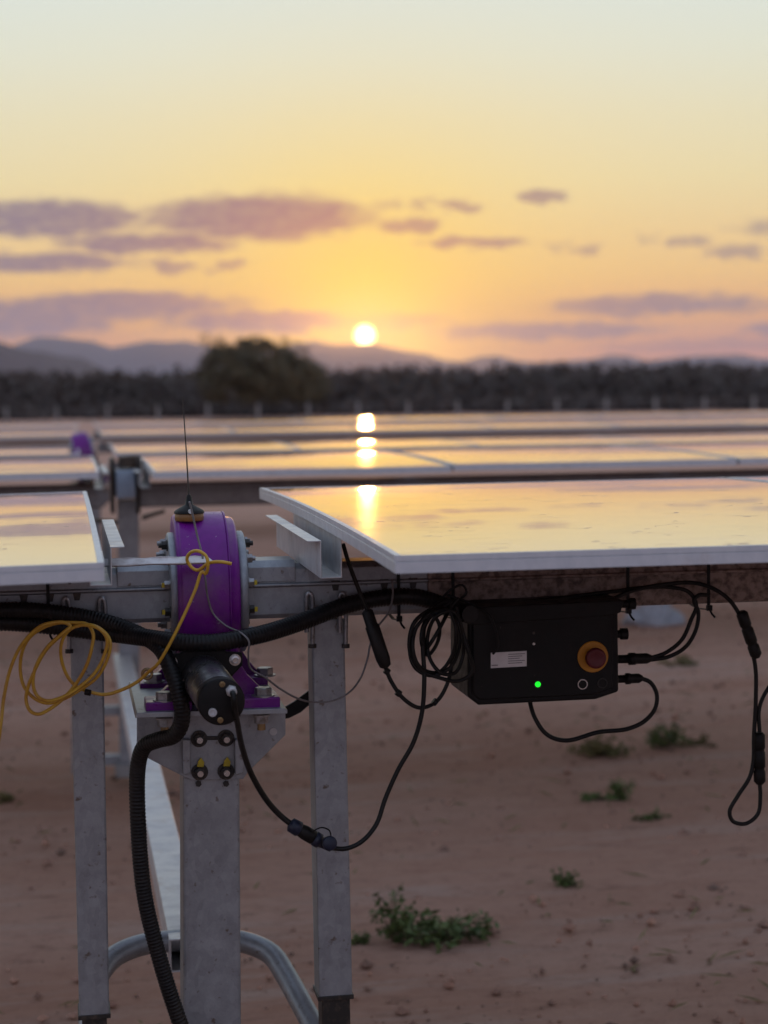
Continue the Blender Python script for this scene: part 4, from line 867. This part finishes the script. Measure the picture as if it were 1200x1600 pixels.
t = thing('crumpled_sack', bagp, 'pale grey crumpled sack lying far out on the sand', 'sack')
from mathutils import noise as mn
b = MB(); vs = []; fs = []
for j in range(11):
    for i in range(22):
        th = math.pi / 2 * (1 - j / 10) ; a = 2 * math.pi * i / 22; r = math.cos(math.pi / 2 - th) if j else 1
        d = Vector((math.cos(a) * math.sin(th) * .24, math.sin(a) * math.sin(th) * .15, math.cos(th) * .17)); k = 1 + .45 * mn.noise(d * 13 + Vector((3, 1, 2)))
        vs.append(bagp + Vector((d.x * k, d.y * k, d.z * k - .01)))
for j in range(10):
    for i in range(22): fs.append((j * 22 + i, j * 22 + (i + 1) % 22, (j + 1) * 22 + (i + 1) % 22, (j + 1) * 22 + i))
b.add(vs, fs, False); b.build('cloth', mat('grey_sack', (.42, .44, .48), .7, 0, noise=(14, (.3, .31, .34), .4, .7)), t, fix=True)
b = MB()
for _ in range(9000):
    y = 3 + 18 * random.random() ** 1.5; x = random.uniform(-.35, .6) * (y + 1); s = random.uniform(.004, .012) * random.choice((1, 1, 1, 1, 1.6, 2.4))
    c = Vector((x, y, s * .2)); vs = []
    for d in ((1, 0, 0), (0, 1, 0), (-1, 0, 0), (0, -1, 0), (0, 0, .7), (0, 0, -.6)): vs.append(c + Vector(d) * s * random.uniform(.6, 1.4))
    b.add(vs, [(0, 1, 4), (1, 2, 4), (2, 3, 4), (3, 0, 4), (1, 0, 5), (2, 1, 5), (3, 2, 5), (0, 3, 5)])
stuff(tag(b.build('sand_clods', STONE), 'small clods and pebbles scattered over the reddish sand', 'clods'))

b = MB()
for _ in range(1000):                           # straw, twigs and dead leaves
    y = 3 + 17 * random.random() ** 1.4; x = random.uniform(-.35, .6) * (y + 1); a = random.uniform(0, 3.14); L_ = random.uniform(.02, .07); w = random.uniform(.002, .006)
    c = Vector((x, y, .012)); u = Vector((math.cos(a), math.sin(a), random.uniform(-.05, .25))) * L_; v = Vector((-math.sin(a), math.cos(a), 0)) * w; t3 = Vector((0, 0, .003))
    b.add([c - u, c + v, c + u, c - v, c + t3 * 2], [(0, 1, 4), (1, 2, 4), (2, 3, 4), (3, 0, 4), (0, 3, 2, 1)])
stuff(tag(b.build('dry_litter', DRYM), 'dry straw, twigs and dead leaves strewn over the sand', 'litter'))

# ------------------------------------------------------------------ air
hz = MB(); hz.box((-15000, -15000, -6), (15000, 15000, 420))
hm = bpy.data.materials.new('haze_air'); hm.use_nodes = True; ht = hm.node_tree; ht.nodes.clear()
pv = ht.nodes.new('ShaderNodeVolumePrincipled'); ho = ht.nodes.new('ShaderNodeOutputMaterial'); ht.links.new(pv.outputs[0], ho.inputs['Volume'])
pv.inputs['Color'].default_value = (.50, .58, 1, 1); pv.inputs['Density'].default_value = 4.2e-5; pv.inputs['Anisotropy'].default_value = .5
pd = ht.nodes.new('ShaderNodeVolumePrincipled'); pd.inputs['Color'].default_value = (1, .9, .75, 1); pd.inputs['Density'].default_value = 2e-5; pd.inputs['Anisotropy'].default_value = .95
hadd = ht.nodes.new('ShaderNodeAddShader'); ht.links.new(pv.outputs[0], hadd.inputs[0]); ht.links.new(pd.outputs[0], hadd.inputs[1]); ht.links.new(hadd.outputs[0], ho.inputs['Volume'])
h_ = hz.build('haze', hm); stuff(tag(h_, 'thin evening haze over the plain up to the mountains', 'haze')); h_.display_type = 'WIRE'
